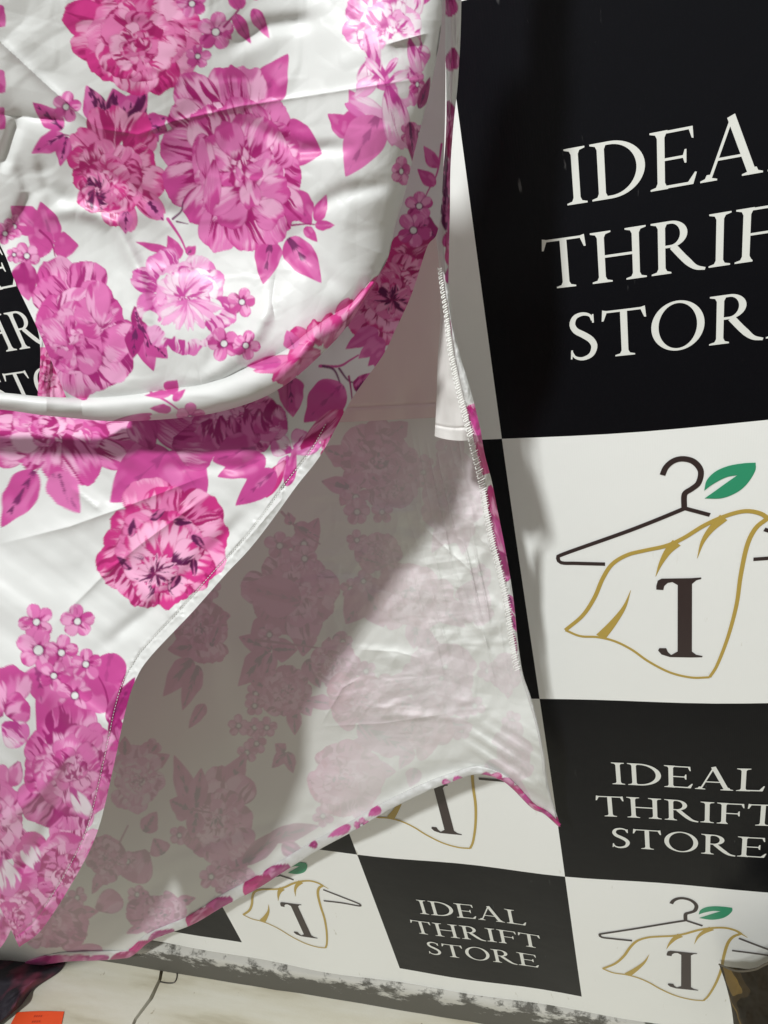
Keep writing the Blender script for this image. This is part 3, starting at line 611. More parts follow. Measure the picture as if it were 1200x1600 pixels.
def strk(pts, w0, w1=None, n=20):
    p = cr(pts, n) if len(pts) > 2 else np.linspace(pts[0], pts[1], 2)
    ww = np.linspace(w0, w0 if w1 is None else w1, len(p)) if not callable(w0) else np.array([w0(t) for t in np.linspace(0, 1, len(p))])
    d = np.gradient(p, axis=0); d /= np.linalg.norm(d, axis=1)[:, None] + 1e-9; nn = np.stack([-d[:, 1], d[:, 0]], -1)
    a = p + nn * ww[:, None] / 2; b = p - nn * ww[:, None] / 2
    return [[tuple(a[i]), tuple(a[i + 1]), tuple(b[i + 1]), tuple(b[i])] for i in range(len(p) - 1)]
def gE(x=.19, w=.72, F_=False):
    o = stemv(x, .19, .12)
    o += [[(x, .945), (w, .945), (w, .99), (x, .99)], [(w - .05, .945), (w - .0, .80), (w + .03, .79), (w + .015, .99), (w - .05, .99)]]
    o += [[(x, .49), (w - .12, .49), (w - .12, .535), (x, .535)], [(w - .15, .49), (w - .12, .40), (w - .09, .40), (w - .09, .63), (w - .12, .63), (w - .15, .535)]]
    if not F_: o += [[(x, .01), (w + .03, .01), (w + .03, .06), (x, .06)], [(w - .06, .06), (w + .06, .22), (w + .09, .21), (w + .03, .01), (w - .06, .01)]]
    return o
G = {
 'I': (.40, stemv(.2)),
 'D': (1.0, stemv(.2, .19, .1) + ring(.36, .5, .62, .5, .47, .445, -90, 90) + [[(.2, .945), (.37, .945), (.37, 1), (.2, 1)], [(.2, 0), (.37, 0), (.37, .055), (.2, .055)]]),
 'E': (.80, gE()), 'F': (.76, gE(F_=True)),
 'A': (1.06, strk([(.50, 1.03), (.88, .02)], .135) + strk([(.16, .02), (.51, .99)], .05) + [[(.28, .33), (.72, .33), (.72, .375), (.28, .375)]] + serif(.14, 0, .14, .15, True, hw=.03) + serif(.89, 0, .18, .17, True, hw=.06)),
 'L': (.78, stemv(.2, .19, .19) + [[(.2, .01), (.72, .01), (.72, .06), (.2, .06)], [(.64, .06), (.75, .24), (.785, .23), (.73, .01), (.64, .01)]]),
 'T': (.86, stemv(.43, .19, .19, top=False) + [[(.04, .945), (.82, .945), (.82, .99), (.04, .99)], [(.03, 1.01), (.01, .78), (.045, .78), (.11, .945), (.11, .99)], [(.83, 1.01), (.85, .78), (.815, .78), (.75, .945), (.75, .99)]]),
 'H': (1.04, stemv(.2) + stemv(.84) + [[(.2, .49), (.84, .49), (.84, .54), (.2, .54)]]),
 'R': (.96, stemv(.2, .19, .17) + ring(.36, .75, .30, .25, .17, .2, -90, 90) + [[(.2, .945), (.37, .95), (.37, 1), (.2, 1)], [(.2, .5), (.37, .5), (.37, .55), (.2, .55)]] + strk([(.40, .52), (.62, .24), (.80, .06), (.98, .0)], lambda t: .13 - .08 * max(0, t - .55) * 2.2)),
 'S': (.60, strk([(.50, .83), (.46, .94), (.32, .985), (.17, .93), (.11, .78), (.17, .64), (.31, .54), (.45, .42), (.51, .27), (.44, .09), (.27, .015), (.12, .06), (.06, .18)], lambda t: .045 + .09 * math.sin(math.pi * t) ** 1.4, n=40) + [[(.50, .96), (.53, .96), (.53, .78), (.495, .78)], [(.05, .22), (.085, .22), (.06, .02), (.03, .02)]]),
 'O': (1.0, ring(.5, .5, .49, .52, .355, .47, 0, 360, n=48)),
}
def union(polys):
    vs_ = []; fs = []
    for p in polys:
        ar = sum(p[i][0] * p[(i + 1) % len(p)][1] - p[(i + 1) % len(p)][0] * p[i][1] for i in range(len(p)))
        if ar < 0: p = p[::-1]
        fs.append(list(range(len(vs_), len(vs_) + len(p)))); vs_ += [Vector((a, b)) for a, b in p]
    r = delaunay_2d_cdt(vs_, [], fs, 1, 1e-6)
    W = [np.array([tuple(vs_[i]) for i in f]) for f in fs]; lo = np.array([w.min(0) for w in W]); hi = np.array([w.max(0) for w in W])
    out = []
    for f in r[2]:
        c = sum((np.array(tuple(r[0][i])) for i in f)) / len(f)
        for w in [W[t] for t in np.nonzero(((lo <= c) & (hi >= c)).all(1))[0]]:
            x0, y0 = w[:, 0], w[:, 1]; x1, y1 = np.roll(x0, -1), np.roll(y0, -1)
            cr_ = (y0 > c[1]) != (y1 > c[1])
            xi = (x1 - x0) * (c[1] - y0) / np.where(y1 == y0, 1e-12, y1 - y0) + x0
            if (cr_ & (c[0] < xi)).sum() % 2: out.append(tuple(f)); break
    return [tuple(v) for v in r[0]], out
def word_polys(word, u0, u1, v0, v1):
    gap = .07; tot = sum(G[c][0] for c in word) + gap * (len(word) - 1)
    fx = (u1 - u0) / tot; fy = v1 - v0; x = 0; out = []
    for c in word:
        wd, ps = G[c]
        for p in ps: out.append([(u0 + (x + a) * fx, v0 + b * fy) for a, b in p])
        x += wd + gap
    return out
LET = [('IDEAL', .236, .780, .580, .695), ('THRIFT', .165, .836, .398, .513), ('STORE', .213, .803, .214, .331)]
Lset = [union(word_polys(*l)) for l in LET]
def ink(name, VF, i, k, m, parent, lift=.0007):
    v, f = VF; c = np.array(v) + np.array([i, k])
    return poly(name, bnr(c, lift), [t[::-1] for t in f] if False else f, [m], parent)
# --- logo traced on the complete copies
def z5(x, y): return tuple(unwarp(cellpt(800 + x / 3, 650 + y / 3)) - np.array([0, 2]))
def z6(x, y): return tuple(unwarp(cellpt(800 + x / 3, 1150 + y / 3)))
T = lambda L: [z5(*p) for p in L]
T6 = lambda L: [z6(*p) for p in L]
hang = strk(T([(703, 262), (720, 225), (755, 196), (800, 187), (850, 202), (882, 245), (872, 300), (840, 328), (812, 345), (804, 365), (805, 418)]), .016, n=50)
hang += strk([z5(805, 418), z5(925, 452)], .012) + strk(T([(805, 420), (560, 520), (250, 640), (216, 662), (232, 685), (300, 686), (436, 686)]), .0125, n=60)
hang += strk(T6([(1062, 938), (1160, 975), (1260, 1012), (1272, 1022), (1255, 1026), (1150, 1010), (1030, 996)]), .012, n=50)
gold = strk(T([(250, 1005), (330, 935), (385, 850), (425, 755), (470, 685), (540, 640), (620, 618), (720, 595), (800, 560), (900, 500), (1000, 458), (1090, 438), (1160, 450), (1200, 476)]), .013, n=80)
gold += strk([z5(1200, 476), z6(1102, 934)], .008, .003)
gold += strk(T([(1195, 476), (1140, 520), (1100, 600), (1070, 740), (1050, 880), (1010, 1030), (960, 1160), (925, 1217)]), .014, .010, n=60)
gold += strk(T([(925, 1217), (840, 1218), (740, 1195), (640, 1145), (560, 1090), (480, 1052), (400, 1035), (320, 1032), (250, 1005)]), .009, n=60)
gold += strk(T([(770, 580), (730, 620), (695, 680), (672, 740)]), .03, .001) + strk(T([(990, 465), (930, 520), (890, 580), (866, 655)]), .028, .001) + strk(T([(415, 1035), (470, 970), (525, 890), (556, 808)]), .034, .001)
leafp = [[tuple(p) for p in np.vstack([cr(T([(898, 338), (910, 290), (950, 250), (1010, 225), (1080, 214), (1140, 212)]), 30)[:-1], cr(T([(1140, 212), (1138, 250), (1100, 310), (1050, 350), (980, 375), (900, 374)]), 30)[:-1],
         cr(T([(900, 374), (950, 340), (1000, 305), (1055, 268)]), 20)[:-1], cr(T([(1055, 268), (1000, 278), (940, 308), (898, 338)]), 20)[:-1]])]]
mark = [T([(775, 770), (775, 1100), (770, 1122), (838, 1122), (842, 1100), (842, 775), (838, 748), (770, 750)]), T([(885, 745), (885, 752), (862, 758), (842, 775), (838, 748)]), T([(890, 1122), (892, 1116), (862, 1110), (842, 1095), (836, 1123)]),
        T([(838, 748), (700, 750), (682, 760), (675, 785), (675, 802), (708, 804), (712, 785), (728, 770), (750, 766), (775, 780), (780, 790)]),
        T([(838, 1123), (740, 1122), (700, 1110), (684, 1092), (690, 1080), (722, 1080), (730, 1098), (745, 1112), (775, 1095)])]
Lg = [('hanger', union(hang), m_ink_d), ('garment_outline', union(gold), m_ink_g), ('leaf', union(leafp), m_ink_l), ('letter_mark', union(mark), m_ink_d)]
for i in range(-4, 2):
    for k in range(0, 4):
        if (i + k) % 2:
            ld = empty('lettering'); ld.parent = banner; ld.location = (i * S + .15 + .3, -.002, k * SV + .16)
            for VF in Lset: ink('text_line', VF, i, k, m_ink_w, ld)
        else:
            ld = empty('logo'); ld.parent = banner; ld.location = (i * S + .15 + .3, -.002, k * SV + .16)
            for nm, VF, m in Lg: ink(nm, VF, i, k, m, ld)

# ------------------------------------------------------------------ the dress
dress = empty('floral_dress', (-.15, -.2, 1.6))
tag(dress, 'white satin dress printed with pink peonies, hanging open in front of the banner', 'dress')

FR = [(700, -800), (694, -300), (692, -100), (690, 33), (680, 100), (667, 160), (647, 240), (633, 300), (617, 355), (607, 400), (590, 433), (567, 473), (545, 508)]
FB = [(108, 636), (150, 640), (220, 640), (300, 630), (350, 615), (410, 592), (460, 565), (505, 540), (545, 508)]
S1 = coons([(-260, -800), (200, -800), (700, -800)], FB, [(-260, -800), (-260, -400), (-230, -60), (-150, 130), (-60, 290), (0, 383), (25, 443), (60, 517), (100, 612), (108, 636)], FR, 620, 860)
# the left edge runs (0,290)-(110,620)
def Yfront(px, py):
    dR, _, _ = pdist(px, py, FR); k = np.clip(1 - dR / 120, 0, 1)
    Y = -.224 + .026 * (1 - np.sqrt(np.clip(1 - k ** 2, 0, 1))) - .018 * sst(350, 560, py) + .03 * sst(200, -300, py) - .06 * sst(600, -350, py) * sst(560, 150, px)
    dB, _, _ = pdist(px, py, FB); Y = Y + .010 * np.exp(-(dB / 22) ** 2)
    wv = fbm(px / 260 + .3, py / 420 + 1.7, 1, 2) * .024
    Y = Y + wv
    Y = Y + fbm(px / 120 + 5, py / 150, 3, 2) * .0036 - crumple(px, py, 110, 21, 5, .9) * .0006 - crumple(px, py, 52, 15, 5, .9) * .0003
    for pts, wd, h in [([(-60, 15), (0, 65), (70, 130), (150, 200)], 7, -.0022), ([(150, 200), (215, 210), (270, 190)], 6, -.0006),
                       ([(215, 215), (268, 190), (380, 165), (480, 150), (620, 128), (668, 122)], 5, -.0007), ([(0, 270), (30, 180)], 10, .002),
                       ([(70, 335), (120, 325), (180, 350), (215, 420), (235, 520)], 12, -.0026), ([(0, 178), (60, 185), (110, 190)], 9, .0018),
                       ([(150, 260), (260, 330), (300, 340)], 14, .0016), ([(290, 590), (315, 600), (400, 520), (430, 460)], 14, -.0024),
                       ([(560, 230), (470, 235), (380, 190)], 12, .0016), ([(620, 285), (540, 300), (480, 330)], 14, .0016), ([(540, 460), (470, 400), (440, 340)], 16, .0016),
                       ([(350, 80), (420, 40), (500, 30)], 14, .0018), ([(600, 70), (668, 52)], 7, -.002), ([(430, 500), (425, 470), (432, 420)], 8, .0014), ([(0, 400), (50, 300), (20, 240)], 12, .0018),
                       ([(60, 240), (75, 290), (130, 330)], 12, .0014), ([(380, 560), (340, 600)], 14, -.002)]:
        Y = Y + crease(px, py, pts, wd, h * 1.5, 0 if wd < 10 else 1)
    return Y
px, py = S1[..., 0], S1[..., 1]
front = grid('front_panel', at(px, py, Yfront(px, py)), m_satin, samp(A.b, px, py), dress)

# rolled fold across the bottom of the panel
RT = np.array([(-260, 590), (-120, 604), (0, 613), (60, 619), (110, 621), (170, 618), (230, 610), (300, 600), (350, 587), (383, 573), (440, 550), (483, 517), (517, 493), (553, 468), (578, 440)], float)
RB = np.array([(-260, 622), (-120, 632), (0, 640), (60, 648), (110, 653), (170, 658), (230, 657), (300, 651), (350, 642), (400, 626), (437, 607), (470, 583), (530, 525), (565, 475), (588, 440)], float)
rr = cr(np.hstack([RT, RB]), 640)
nb = 84; th = np.linspace(math.radians(-70), math.radians(200), nb)[None, :]
mid = (rr[:, :2] + rr[:, 2:]) / 2; hv = (rr[:, 2:] - rr[:, :2]) / 2
kx = -np.cos(th + .0)
PX = mid[:, None, 0] + hv[:, None, 0] * (-np.cos(th)) ; PY = mid[:, None, 1] + hv[:, None, 1] * (-np.cos(th))
rad = np.hypot(hv[:, 0], hv[:, 1]) * .00046
y0 = Yfront(np.clip(mid[:, 0], 60, 600), mid[:, 1]) - .003
x_ = np.linspace(0, 1, len(y0)); y0 = np.interp(x_, x_[::40], y0[::40])
y0 = y0 - .004 * np.sin(x_ * 9) * sst(1, .8, x_) + .004 * sst(.8, 1, x_)
YR = y0[:, None] - rad[:, None] * np.sin(th) * 1.25 + fbm(PX / 90, PY / 24, 6, 2) * .0030 + fbm(PX / 40, PY / 60, 8, 2) * .0014
grid('rolled_fold', at(PX, PY, YR), m_satin, samp(A.b, PX, PY), dress)

# lower flap with its stitched hem
rows = [(640, -800, 702, -800), (640, -300, 696, -300), (640, 0, 696, 0), (600, 200, 695, 200), (570, 330, 686, 350), (550, 370, 667, 387), (500, 440, 643, 460), (460, 490, 617, 517), (420, 520, 597, 557), (330, 560, 550, 623),
        (200, 605, 503, 708), (100, 628, 463, 760), (0, 626, 422, 817), (-100, 622, 388, 860), (-300, 640, 353, 897), (-600, 700, 300, 957), (-650, 830, 236, 1025), (-560, 930, 213, 1060), (-420, 1010, 197, 1107),
        (-270, 1110, 177, 1200), (-130, 1230, 153, 1297), (-70, 1310, 120, 1367), (-10, 1400, 67, 1450), (22, 1462, 30, 1480)]
S2 = ruled(rows, 400, 1500, 1.5)
px, py = S2[..., 0], S2[..., 1]
GE = [r[2:] for r in rows]
def Yflap(px, py):
    d, s_, L = pdist(px, py, cr(GE, 60))
    Y = -.208 + .0 * px
    Y = Y + .042 * sst(640, 480, py) * sst(420, 520, px) + .012 * sst(420, 200, py) - .022 * sst(700, 950, py) - .045 * sst(850, 1200, py)
    Y = Y + .012 * np.exp(-((py - 640 - .0 * px) / 40) ** 2) * (px < 450)
    Y = Y + fbm(px / 150, py / 260 + 4, 2, 2) * .020
    # long diagonal draping folds towards the hem
    a = (px * .80 + py * .60); b = (-px * .60 + py * .80)
    Y = Y + fbm(b / 34 + 3, a / 240 + 2, 4, 2) * .0052 * sst(690, 780, py + .2 * px)
    Y = Y + fbm(px / 80 + 7, py / 80, 7, 3) * .0035
    for pts, wd, h in [([(0, 850), (110, 822), (200, 790), (330, 740)], 9, -.0022), ([(90, 970), (160, 900), (220, 850), (330, 770)], 8, -.0022), ([(160, 1010), (240, 950), (340, 850), (390, 800)], 12, .0028), ([(110, 760), (160, 800)], 8, -.002),
                       ([(0, 1290), (60, 1240), (120, 1160)], 12, -.003), ([(250, 730), (380, 730), (430, 700)], 12, .002), ([(20, 1380), (70, 1300), (100, 1230)], 12, .003), ([(430, 720), (440, 780), (380, 850)], 9, -.002)]:
        Y = Y + crease(px, py, pts, wd, h * 1.3, 0 if wd < 10 else 1)
    hm = np.exp(-((d - 16) / 2.2) ** 2) * .0011 * (py > 660)
    Y = Y + hm + (vn(s_ / 5.5, d / 7, 3) - .5) * .0011 * np.exp(-((d - 14) / 9) ** 2) * (py > 650)
    return Y
Y2 = Yflap(px, py)
grid('front_flap', at(px, py, Y2), m_satin, samp(B.b, px, py), dress)
# fold-over second tip peeping out at far left, extended unseen for its shadow
S3 = ruled([(-700, 700, 60, 700), (-700, 950, 60, 950), (-680, 1200, 60, 1200), (-620, 1330, 50, 1330), (-600, 1380, 36, 1395), (-560, 1420, 22, 1440), (-500, 1475, 6, 1474), (-470, 1520, -14, 1492), (-450, 1560, -60, 1525), (-440, 1600, -150, 1560)], 140, 220)
grid('front_flap', at(S3[..., 0], S3[..., 1], -.178 - .062 * sst(850, 1200, S3[..., 1]) + fbm(S3[..., 0] / 30, S3[..., 1] / 50, 2) * .006), m_satin, samp(B.b, S3[..., 0] + 60, S3[..., 1] - 90), dress)
# left inner layer beside the panel edge
S4 = ruled([(45, 480, 95, 480), (60, 520, 100, 520), (63, 560, 110, 560), (60, 600, 120, 600), (57, 650, 130, 650)], 40, 120)
grid('inner_layer', at(S4[..., 0], S4[..., 1], -.19 + fbm(S4[..., 0] / 14, S4[..., 1] / 60, 2) * .008), m_satin, samp(H.b, S4[..., 0], S4[..., 1]), dress)
# narrow strip of the back of the skirt at the side seam
S5 = ruled([(692, -800, 740, -800), (692, -300, 724, -300), (693, 0, 721, 0), (697, 120, 716, 120), (697, 200, 709, 190), (693, 260, 704, 260), (686, 330, 703, 330), (682, 372, 702, 372), (690, 410, 701, 420), (696, 450, 700, 470)], 26, 420)
u = np.linspace(0, 1, 26)[None, :]
grid('side_strip', at(S5[..., 0], S5[..., 1], -.150 - .006 * np.sin(u * math.pi) + fbm(S5[..., 0] / 8, S5[..., 1] / 90, 2) * .006), m_satin, samp(H.b, S5[..., 0], S5[..., 1]), dress)

# back panel, seen from its reverse
EE = [(722, 560), (735, 620), (750, 690), (770, 790), (790, 880), (803, 980), (818, 1065), (836, 1125), (849, 1180), (853, 1225), (864, 1262), (873, 1292)]
HH = [(-170, 1640), (-60, 1570), (0, 1538), (30, 1528), (55, 1512), (100, 1503), (150, 1501), (190, 1498), (208, 1493), (240, 1468), (300, 1445), (350, 1416), (400, 1390), (450, 1358), (500, 1327), (550, 1300), (600, 1270), (660, 1240), (700, 1224), (745, 1210), (780, 1218), (800, 1232), (830, 1262), (850, 1272), (873, 1292)]
S6 = coons([(440, 560), (580, 560), (722, 560)], HH, [(440, 560), (330, 760), (180, 950), (60, 1150), (-70, 1350), (-170, 1640)], EE, 600, 760)
def Yback(px, py):
    Y = -.078 + .0 * px
    Y = Y + .030 * sst(1150, 1300, py) * sst(700, 870, px) - .01 * sst(600, 300, px) * sst(1100, 800, py) + .045 * sst(1000, 1300, py) * sst(650, 350, px)
    Y = Y + fbm(px / 170, py / 240, 9, 2) * .022
    cw = sst(420, 560, px) * sst(680, 800, py) + .12
    cw = cw * (.55 + .45 * sst(.42, .6, vn(px / 90, py / 90, 5)))
    # fine crumples
    Y = Y - cw * (crumple(px, py, 70, 3, 6) * .0017 + crumple(px, py, 30, 5, 6) * .0007)
    # pulls running down along the seam
    al = (px - 700) - (py - 700) * .22
    Y = Y + (1 - np.abs(2 * vn(al / 13 + 4, py / 130, 7) - 1)) ** 2 * -.0026 * sst(600, 690, px + .0 * py) * sst(660, 740, py) * sst(1120, 950, py)
    # ripples above the corner
    bl = py - 1180 + (px - 700) * -.65
    Y = Y + (vn(bl / 12, px / 110, 8) - .5) * .0042 * sst(690, 780, px) * sst(1100, 1160, py)
    for pts, wd, h in [([(500, 1135), (535, 1075), (560, 1060)], 5, -.0022), ([(500, 1135), (600, 1130), (700, 1115)], 5, -.0018), ([(560, 1015), (620, 1018), (660, 1030)], 5, -.0016), ([(640, 800), (690, 850), (745, 900)], 5, -.002), ([(700, 860), (740, 960), (780, 1050)], 5, -.002),
                       ([(300, 1355), (450, 1318), (560, 1262), (660, 1215), (735, 1192), (790, 1205)], 16, .0045), ([(0, 1500), (150, 1430), (300, 1355)], 14, .003), ([(250, 1340), (400, 1290), (520, 1255)], 12, .0025), ([(330, 960), (330, 1080), (380, 1200)], 30, -.004), ([(640, 660), (655, 740), (660, 820)], 8, -.0018)]:
        Y = Y + crease(px, py, pts, wd, h, 0 if wd < 10 else 1)
    return Y
px, py = S6[..., 0], S6[..., 1]; Y6 = Yback(px, py)
blur = samp(K.b, px, py)
o = grid('back_panel', at(px, py, Y6), m_satin_back, blur, dress); o['label'] = 'back skirt panel seen from its pale inner side'

# hem turn-up along the bottom edge of the back panel
hc = cr(HH, 900); hd = np.gradient(hc, axis=0); hd /= np.linalg.norm(hd, axis=1)[:, None]; hn = np.stack([hd[:, 1], -hd[:, 0]], -1)
ang = np.linspace(-.2, 1.1, 14) * math.pi
wv = np.interp(hc[:, 0], [-170, 150, 215, 380, 480, 600, 740, 800, 873], [7, 8, 6, 10, 9, 8, 7, 5, 3])
hx = hc[:, None, 0] + hn[:, None, 0] * wv[:, None] * (1 - np.cos(ang)) * .95; hy = hc[:, None, 1] + hn[:, None, 1] * wv[:, None] * (1 - np.cos(ang)) * .95
sg = np.arange(900)[:, None]
hY = Yback(hx, hy) - np.sin(ang) * .0032 - .0008 + (vn(sg / 7, ang[None] * 1.2, 3) - .5) * .0022
grid('hem', at(hx, hy, hY), m_satin, samp(H.b, hx, hy), dress)
# printed seam allowance along the side edge
SM = [(688, 415), (693, 450), (701, 490), (709, 550), (722, 612), (735, 665), (744, 705), (755, 750), (763, 800), (773, 850), (786, 900), (796, 950), (803, 1000), (812, 1050), (824, 1090), (838, 1138), (846, 1185), (850, 1225), (862, 1264), (872, 1292)]
ER = [(700, 440), (703, 470), (707, 505), (719, 556), (736, 612), (750, 668), (757, 708), (768, 750), (778, 800), (788, 850), (797, 900), (804, 950), (809, 1000), (817, 1052), (829, 1088), (842, 1136), (851, 1183), (856, 1223), (867, 1262), (876, 1292)]
e = cr(np.hstack([SM, ER]), 760); nu = 16; u = np.linspace(0, 1, nu)[None, :]
ex = e[:, None, 0] * (1 - u) + e[:, None, 2] * u; ey = e[:, None, 1] * (1 - u) + e[:, None, 3] * u
eY = np.interp(ey, [400, 560, 680, 760, 900], [-.160, -.160, -.160, -.118, -.088]) + .035 * sst(1150, 1290, ey) - .0025 * np.sin(u * math.pi) + (fbm(ex / 9, ey / 16, 2) * .003)
grid('seam_allowance', at(ex, ey, eY), m_satin, samp(H.b, ex, ey), dress)

# lining: hanging part and the turned corner in the light
S7 = ruled([(560, 200, 694, 200), (540, 330, 690, 330), (520, 420, 686, 400), (480, 500, 690, 480), (470, 570, 690, 570), (460, 625, 690, 620), (450, 664, 690, 652)], 160, 260)
px, py = S7[..., 0], S7[..., 1]
Y7 = -.098 + fbm(px / 120, py / 200, 3, 3) * .02 + .0016 * np.exp(-((py + .05 * (px - 560) - 636) / 2.5) ** 2)
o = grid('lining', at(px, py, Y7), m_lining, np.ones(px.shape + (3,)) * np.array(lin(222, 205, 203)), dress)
S8 = ruled([(681, 370, 684, 372), (685, 405, 693, 405), (687, 440, 700, 437), (688, 500, 706, 500), (684, 560, 719, 558), (682, 620, 735, 616), (680, 664, 748, 664), (679, 681, 751, 684)], 60, 260)
px, py = S8[..., 0], S8[..., 1].copy(); u = np.linspace(0, 1, 60)[None, :]
py = py + sst(560, 690, py) * 6 * np.sin(u * math.pi) ** .7
Y8 = -.140 - .010 * np.sin(u * 3.0) + fbm(px / 30, py / 110, 3, 3) * .01 + .0012 * np.exp(-((py - 664 - 5 * np.sin(u * math.pi)) / 1.8) ** 2)
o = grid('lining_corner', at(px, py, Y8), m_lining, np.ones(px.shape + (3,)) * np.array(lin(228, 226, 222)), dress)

# stitching: small thread capsules
def threads(name, segs, r, parent=dress):
    V = []; F = []
    for a, b in segs:
        a = np.array(a); b = np.array(b); d = b - a; L = np.linalg.norm(d) + 1e-9; d = d / L
        s1 = np.cross(d, (0.3, 1, 0.1)); s1 /= np.linalg.norm(s1); s2 = np.cross(d, s1); n0 = len(V)
        for t, q in ((0, .35), (.25, 1), (.75, 1), (1, .35)):
            for k in range(6):
                an = k * math.pi / 3; V.append(a + d * L * t + (s1 * math.cos(an) + s2 * math.sin(an)) * r * q)
        for j in range(3):
            for k in range(6): F.append((n0 + j * 6 + k, n0 + j * 6 + (k + 1) % 6, n0 + (j + 1) * 6 + (k + 1) % 6, n0 + (j + 1) * 6 + k))
        F.append(tuple(n0 + k for k in range(5, -1, -1))); F.append(tuple(n0 + 18 + k for k in range(6)))
    return poly(name, V, F, [m_thread], parent, smooth=True)
sc_ = cr([(687, 420), (691, 450), (697, 490), (704, 550), (717, 612), (731, 665), (741, 705), (752, 750), (760, 800), (770, 850), (783, 900), (793, 950), (800, 1000), (808, 1046)], 170)
sd = np.gradient(sc_, axis=0); sd /= np.linalg.norm(sd, axis=1)[:, None]; sn = np.stack([-sd[:, 1], sd[:, 0]], -1)
segs = []
for i, (c, d, n) in enumerate(zip(sc_, sd, sn)):
    Yc = float(np.interp(c[1], [400, 560, 680, 760, 900], [-.164, -.164, -.164, -.122, -.094])); wd = 3.2 + min(2.4, i * .03)
    j1, j2, j3 = (TAB[3, i % 256, :3] - .5); a = c - n * wd * (1 + .5 * j1) - d * (1.6 + j2); b = c + n * wd * (1 + .4 * j3) + d * (2.0 + j1)
    segs.append((at(a[0], a[1], Yc), at(b[0], b[1], Yc - .0006)))
    if i % 2 == 0:
        a2 = c + n * wd * .9 - d * 2.2; b2 = c + n * wd * .7 + d * 2.6; segs.append((at(*a2, Yc - .0012), at(*b2, Yc - .0012)))
threads('overlock_stitching', segs, .00042)
def hemline(off, i0, i1, step):
    g_ = cr(GE, 700); d_ = np.gradient(g_, axis=0); d_ /= np.linalg.norm(d_, axis=1)[:, None]; n_ = np.stack([-d_[:, 1], d_[:, 0]], -1)
    p = g_ + n_ * off; return p
hp = hemline(17, 0, 0, 0); ok = (hp[:, 1] > 660) & (hp[:, 1] < 1440)
hp = cr(hp[ok][::12], 190)
segs = []
for a, b in zip(hp[:-1], hp[1:]):
    b = a + (b - a) * .62
    Ya = float(Yflap(np.array([a[0]]), np.array([a[1]]))[0]) - .0007; segs.append((at(*a, Ya), at(*b, Ya)))
threads('hem_stitching', segs, .00028)
#EXTRA_DRESS

# ------------------------------------------------------------------ small things on the floor
def blob_cloth(name, outline, z0, hgt, mat_, label, cat, seed=1, yb=None):
    pass
m_paper, nt, b = mat('orange_red_paper', (.86, .09, .02), .6)
m_ptext, _, _ = mat('faded_print', (.55, .05, .015), .6)
zc = ZF + .006
A4 = [atz(x, y, zc) for x, y in ((25, 1580), (99, 1579), (86, 1640), (-12, 1650))]
V = []; n = 10
for j in range(n + 1):
    for i in range(n + 1):
        u, v = i / n, j / n
        p = (A4[0] * (1 - u) + A4[1] * u) * (1 - v) + (A4[3] * (1 - u) + A4[2] * u) * v
        V.append((p[0], p[1], p[2] + .003 * math.sin(u * 3) * (1 - v) - .004))
F = [(j * (n + 1) + i, j * (n + 1) + i + 1, (j + 1) * (n + 1) + i + 1, (j + 1) * (n + 1) + i) for j in range(n) for i in range(n)]
pp = empty('paper', tuple(A4[0])); tag(pp, 'small orange red sheet of paper on the floor at lower left', 'paper')
poly('sheet', V, F, [m_paper], pp, smooth=True)
V = []; F = []
for r in range(3):
    for k in range(4):
        u0 = .42 + k * .045; v0 = .10 + r * .13
        for (u, v) in ((u0, v0), (u0 + .032, v0), (u0 + .032, v0 + .05), (u0, v0 + .05)):
            p = (A4[0] * (1 - u) + A4[1] * u) * (1 - v) + (A4[3] * (1 - u) + A4[2] * u) * v
            V.append((p[0], p[1], p[2] + .003 * math.sin(u * 3) * (1 - v) - .0035))
        a = len(V) - 4; F.append((a, a + 1, a + 2, a + 3))
poly('faded_print', V, F, [m_ptext], pp)

# dark crumpled cloth on the floor, lower left
m_dark, nt, b = mat('dark_cloth', (.03, .02, .03), .8); 
n_ = noise_bump(nt, b, 40, .6, .004)
r = nt.nodes.new('ShaderNodeValToRGB'); nn = nt.nodes.new('ShaderNodeTexNoise'); nn.inputs['Scale'].default_value = 22; tc = nt.nodes.new('ShaderNodeTexCoord')
r.color_ramp.elements[0].position = .45; r.color_ramp.elements[0].color = (.018, .014, .022, 1); r.color_ramp.elements[1].position = .7; r.color_ramp.elements[1].color = (.16, .03, .06, 1)
nt.links.new(tc.outputs['Object'], nn.inputs['Vector']); nt.links.new(nn.outputs['Fac'], r.inputs[0]); nt.links.new(r.outputs[0], b.inputs['Base Color'])
D = coons([(-60, 1490), (0, 1500), (60, 1500), (103, 1503)], [(-60, 1640), (-20, 1620), (4, 1596), (10, 1588)], [(-60, 1490), (-60, 1640)], [(103, 1503), (90, 1520), (52, 1546), (32, 1572), (10, 1588)], 60, 60)
V = []
for j in range(60):
    for i in range(60):
        u, v = i / 59, j / 59; ed = min(1, 6 * min(u if u > 0 else 0, 1 - u, v, 1 - v)) ; h = .005 + .035 * ed * (.6 + .8 * float(vn(u * 6, v * 6, 3)))
        p = atz(D[j, i, 0], D[j, i, 1], ZF + h); V.append(p)
F = [(j * 60 + i, j * 60 + i + 1, (j + 1) * 60 + i + 1, (j + 1) * 60 + i) for j in range(59) for i in range(59)]
o = poly('cloth', V, F, [m_dark], None, smooth=True); tag(o, 'dark crumpled cloth on the floor under the dress hem, lower left', 'cloth')

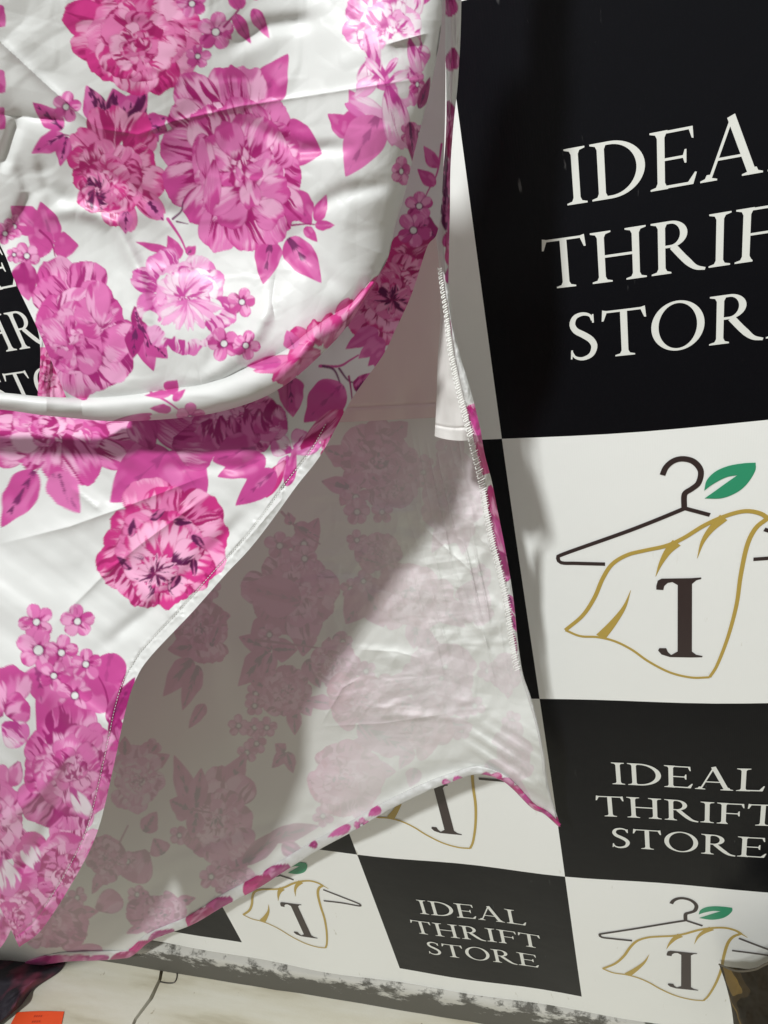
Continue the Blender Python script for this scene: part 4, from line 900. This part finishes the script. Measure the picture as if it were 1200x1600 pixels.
# small wire hook by the board joint
def tube(pts, r, n=60, k=8):
    c = np.array(pts, float); c = cr(c, n) if len(c) > 2 else c; V = []; F = []
    d = np.gradient(c, axis=0)
    for p, t in zip(c, d):
        t = t / (np.linalg.norm(t) + 1e-9); s1 = np.cross(t, (0, 0, 1.)); s1 /= np.linalg.norm(s1) + 1e-9; s2 = np.cross(t, s1)
        for a in range(k): V.append(p + r * (s1 * math.cos(2 * math.pi * a / k) + s2 * math.sin(2 * math.pi * a / k)))
    for i in range(len(c) - 1):
        for a in range(k): F.append((i * k + a, i * k + (a + 1) % k, (i + 1) * k + (a + 1) % k, (i + 1) * k + a))
    return V, F
m_wire, _, _ = mat('dull_wire', (.12, .11, .1), .4, Metallic=.8)
V, F = tube([atz(x, y, ZF + .002) for x, y in ((250, 1534), (262, 1536), (272, 1535), (276, 1528), (276, 1520), (270, 1517), (262, 1518))], .0012)
o = poly('wire_hook', V, F, [m_wire], smooth=True); tag(o, 'small bent wire hook lying on the floor board joint', 'hook')

# patterned bag leaning on the wall, lower right
m_bag, nt, b = mat('brown_camouflage', (.1, .07, .03), .7, .2)
tc = nt.nodes.new('ShaderNodeTexCoord'); v_ = nt.nodes.new('ShaderNodeTexNoise'); v_.inputs['Scale'].default_value = 6; v_.inputs['Detail'].default_value = 1.5; v_.inputs['Distortion'].default_value = .8
r = nt.nodes.new('ShaderNodeValToRGB'); r.color_ramp.interpolation = 'CONSTANT'; e_ = r.color_ramp.elements
e_[0].position = 0; e_[0].color = (.022, .016, .009, 1); e_[1].position = .50; e_[1].color = (.055, .038, .018, 1)
x = e_.new(.54); x.color = (.20, .13, .04, 1); x = e_.new(.60); x.color = (.04, .03, .016, 1)
nt.links.new(tc.outputs['Object'], v_.inputs['Vector']); nt.links.new(v_.outputs['Fac'], r.inputs[0]); nt.links.new(r.outputs[0], b.inputs['Base Color'])
bag = empty('bag', (.3, -.06, ZF)); tag(bag, 'brown and tan camouflage bag against the banner at lower right', 'bag')
BS = coons([(1124, 1508), (1150, 1512), (1180, 1512), (1230, 1490), (1330, 1470)], [(1150, 1660), (1250, 1700), (1340, 1720)], [(1124, 1508), (1136, 1545), (1145, 1590), (1150, 1660)], [(1330, 1470), (1360, 1590), (1340, 1720)], 90, 90)
u = np.linspace(0, 1, 90)[None, :]; v = np.linspace(0, 1, 90)[:, None]
bY = -.03 - .10 * np.sqrt(np.clip(np.sin(np.pi * np.clip(u, 0.0, 1)), 0, 1)) * (.4 + .6 * v) + fbm(BS[..., 0] / 40, BS[..., 1] / 60, 4) * .03
grid('bag_body', at(BS[..., 0], BS[..., 1], bY), m_bag, None, bag)
m_rim, _, _ = mat('bag_binding', (.12, .10, .07), .7)
V, F = tube([at(x, y, yy) for x, y, yy in ((1124, 1507, -.034), (1150, 1517, -.075), (1178, 1515, -.1), (1200, 1505, -.12), (1260, 1482, -.13))], .0012)
poly('bag_binding', V, F, [m_rim], bag, smooth=True)
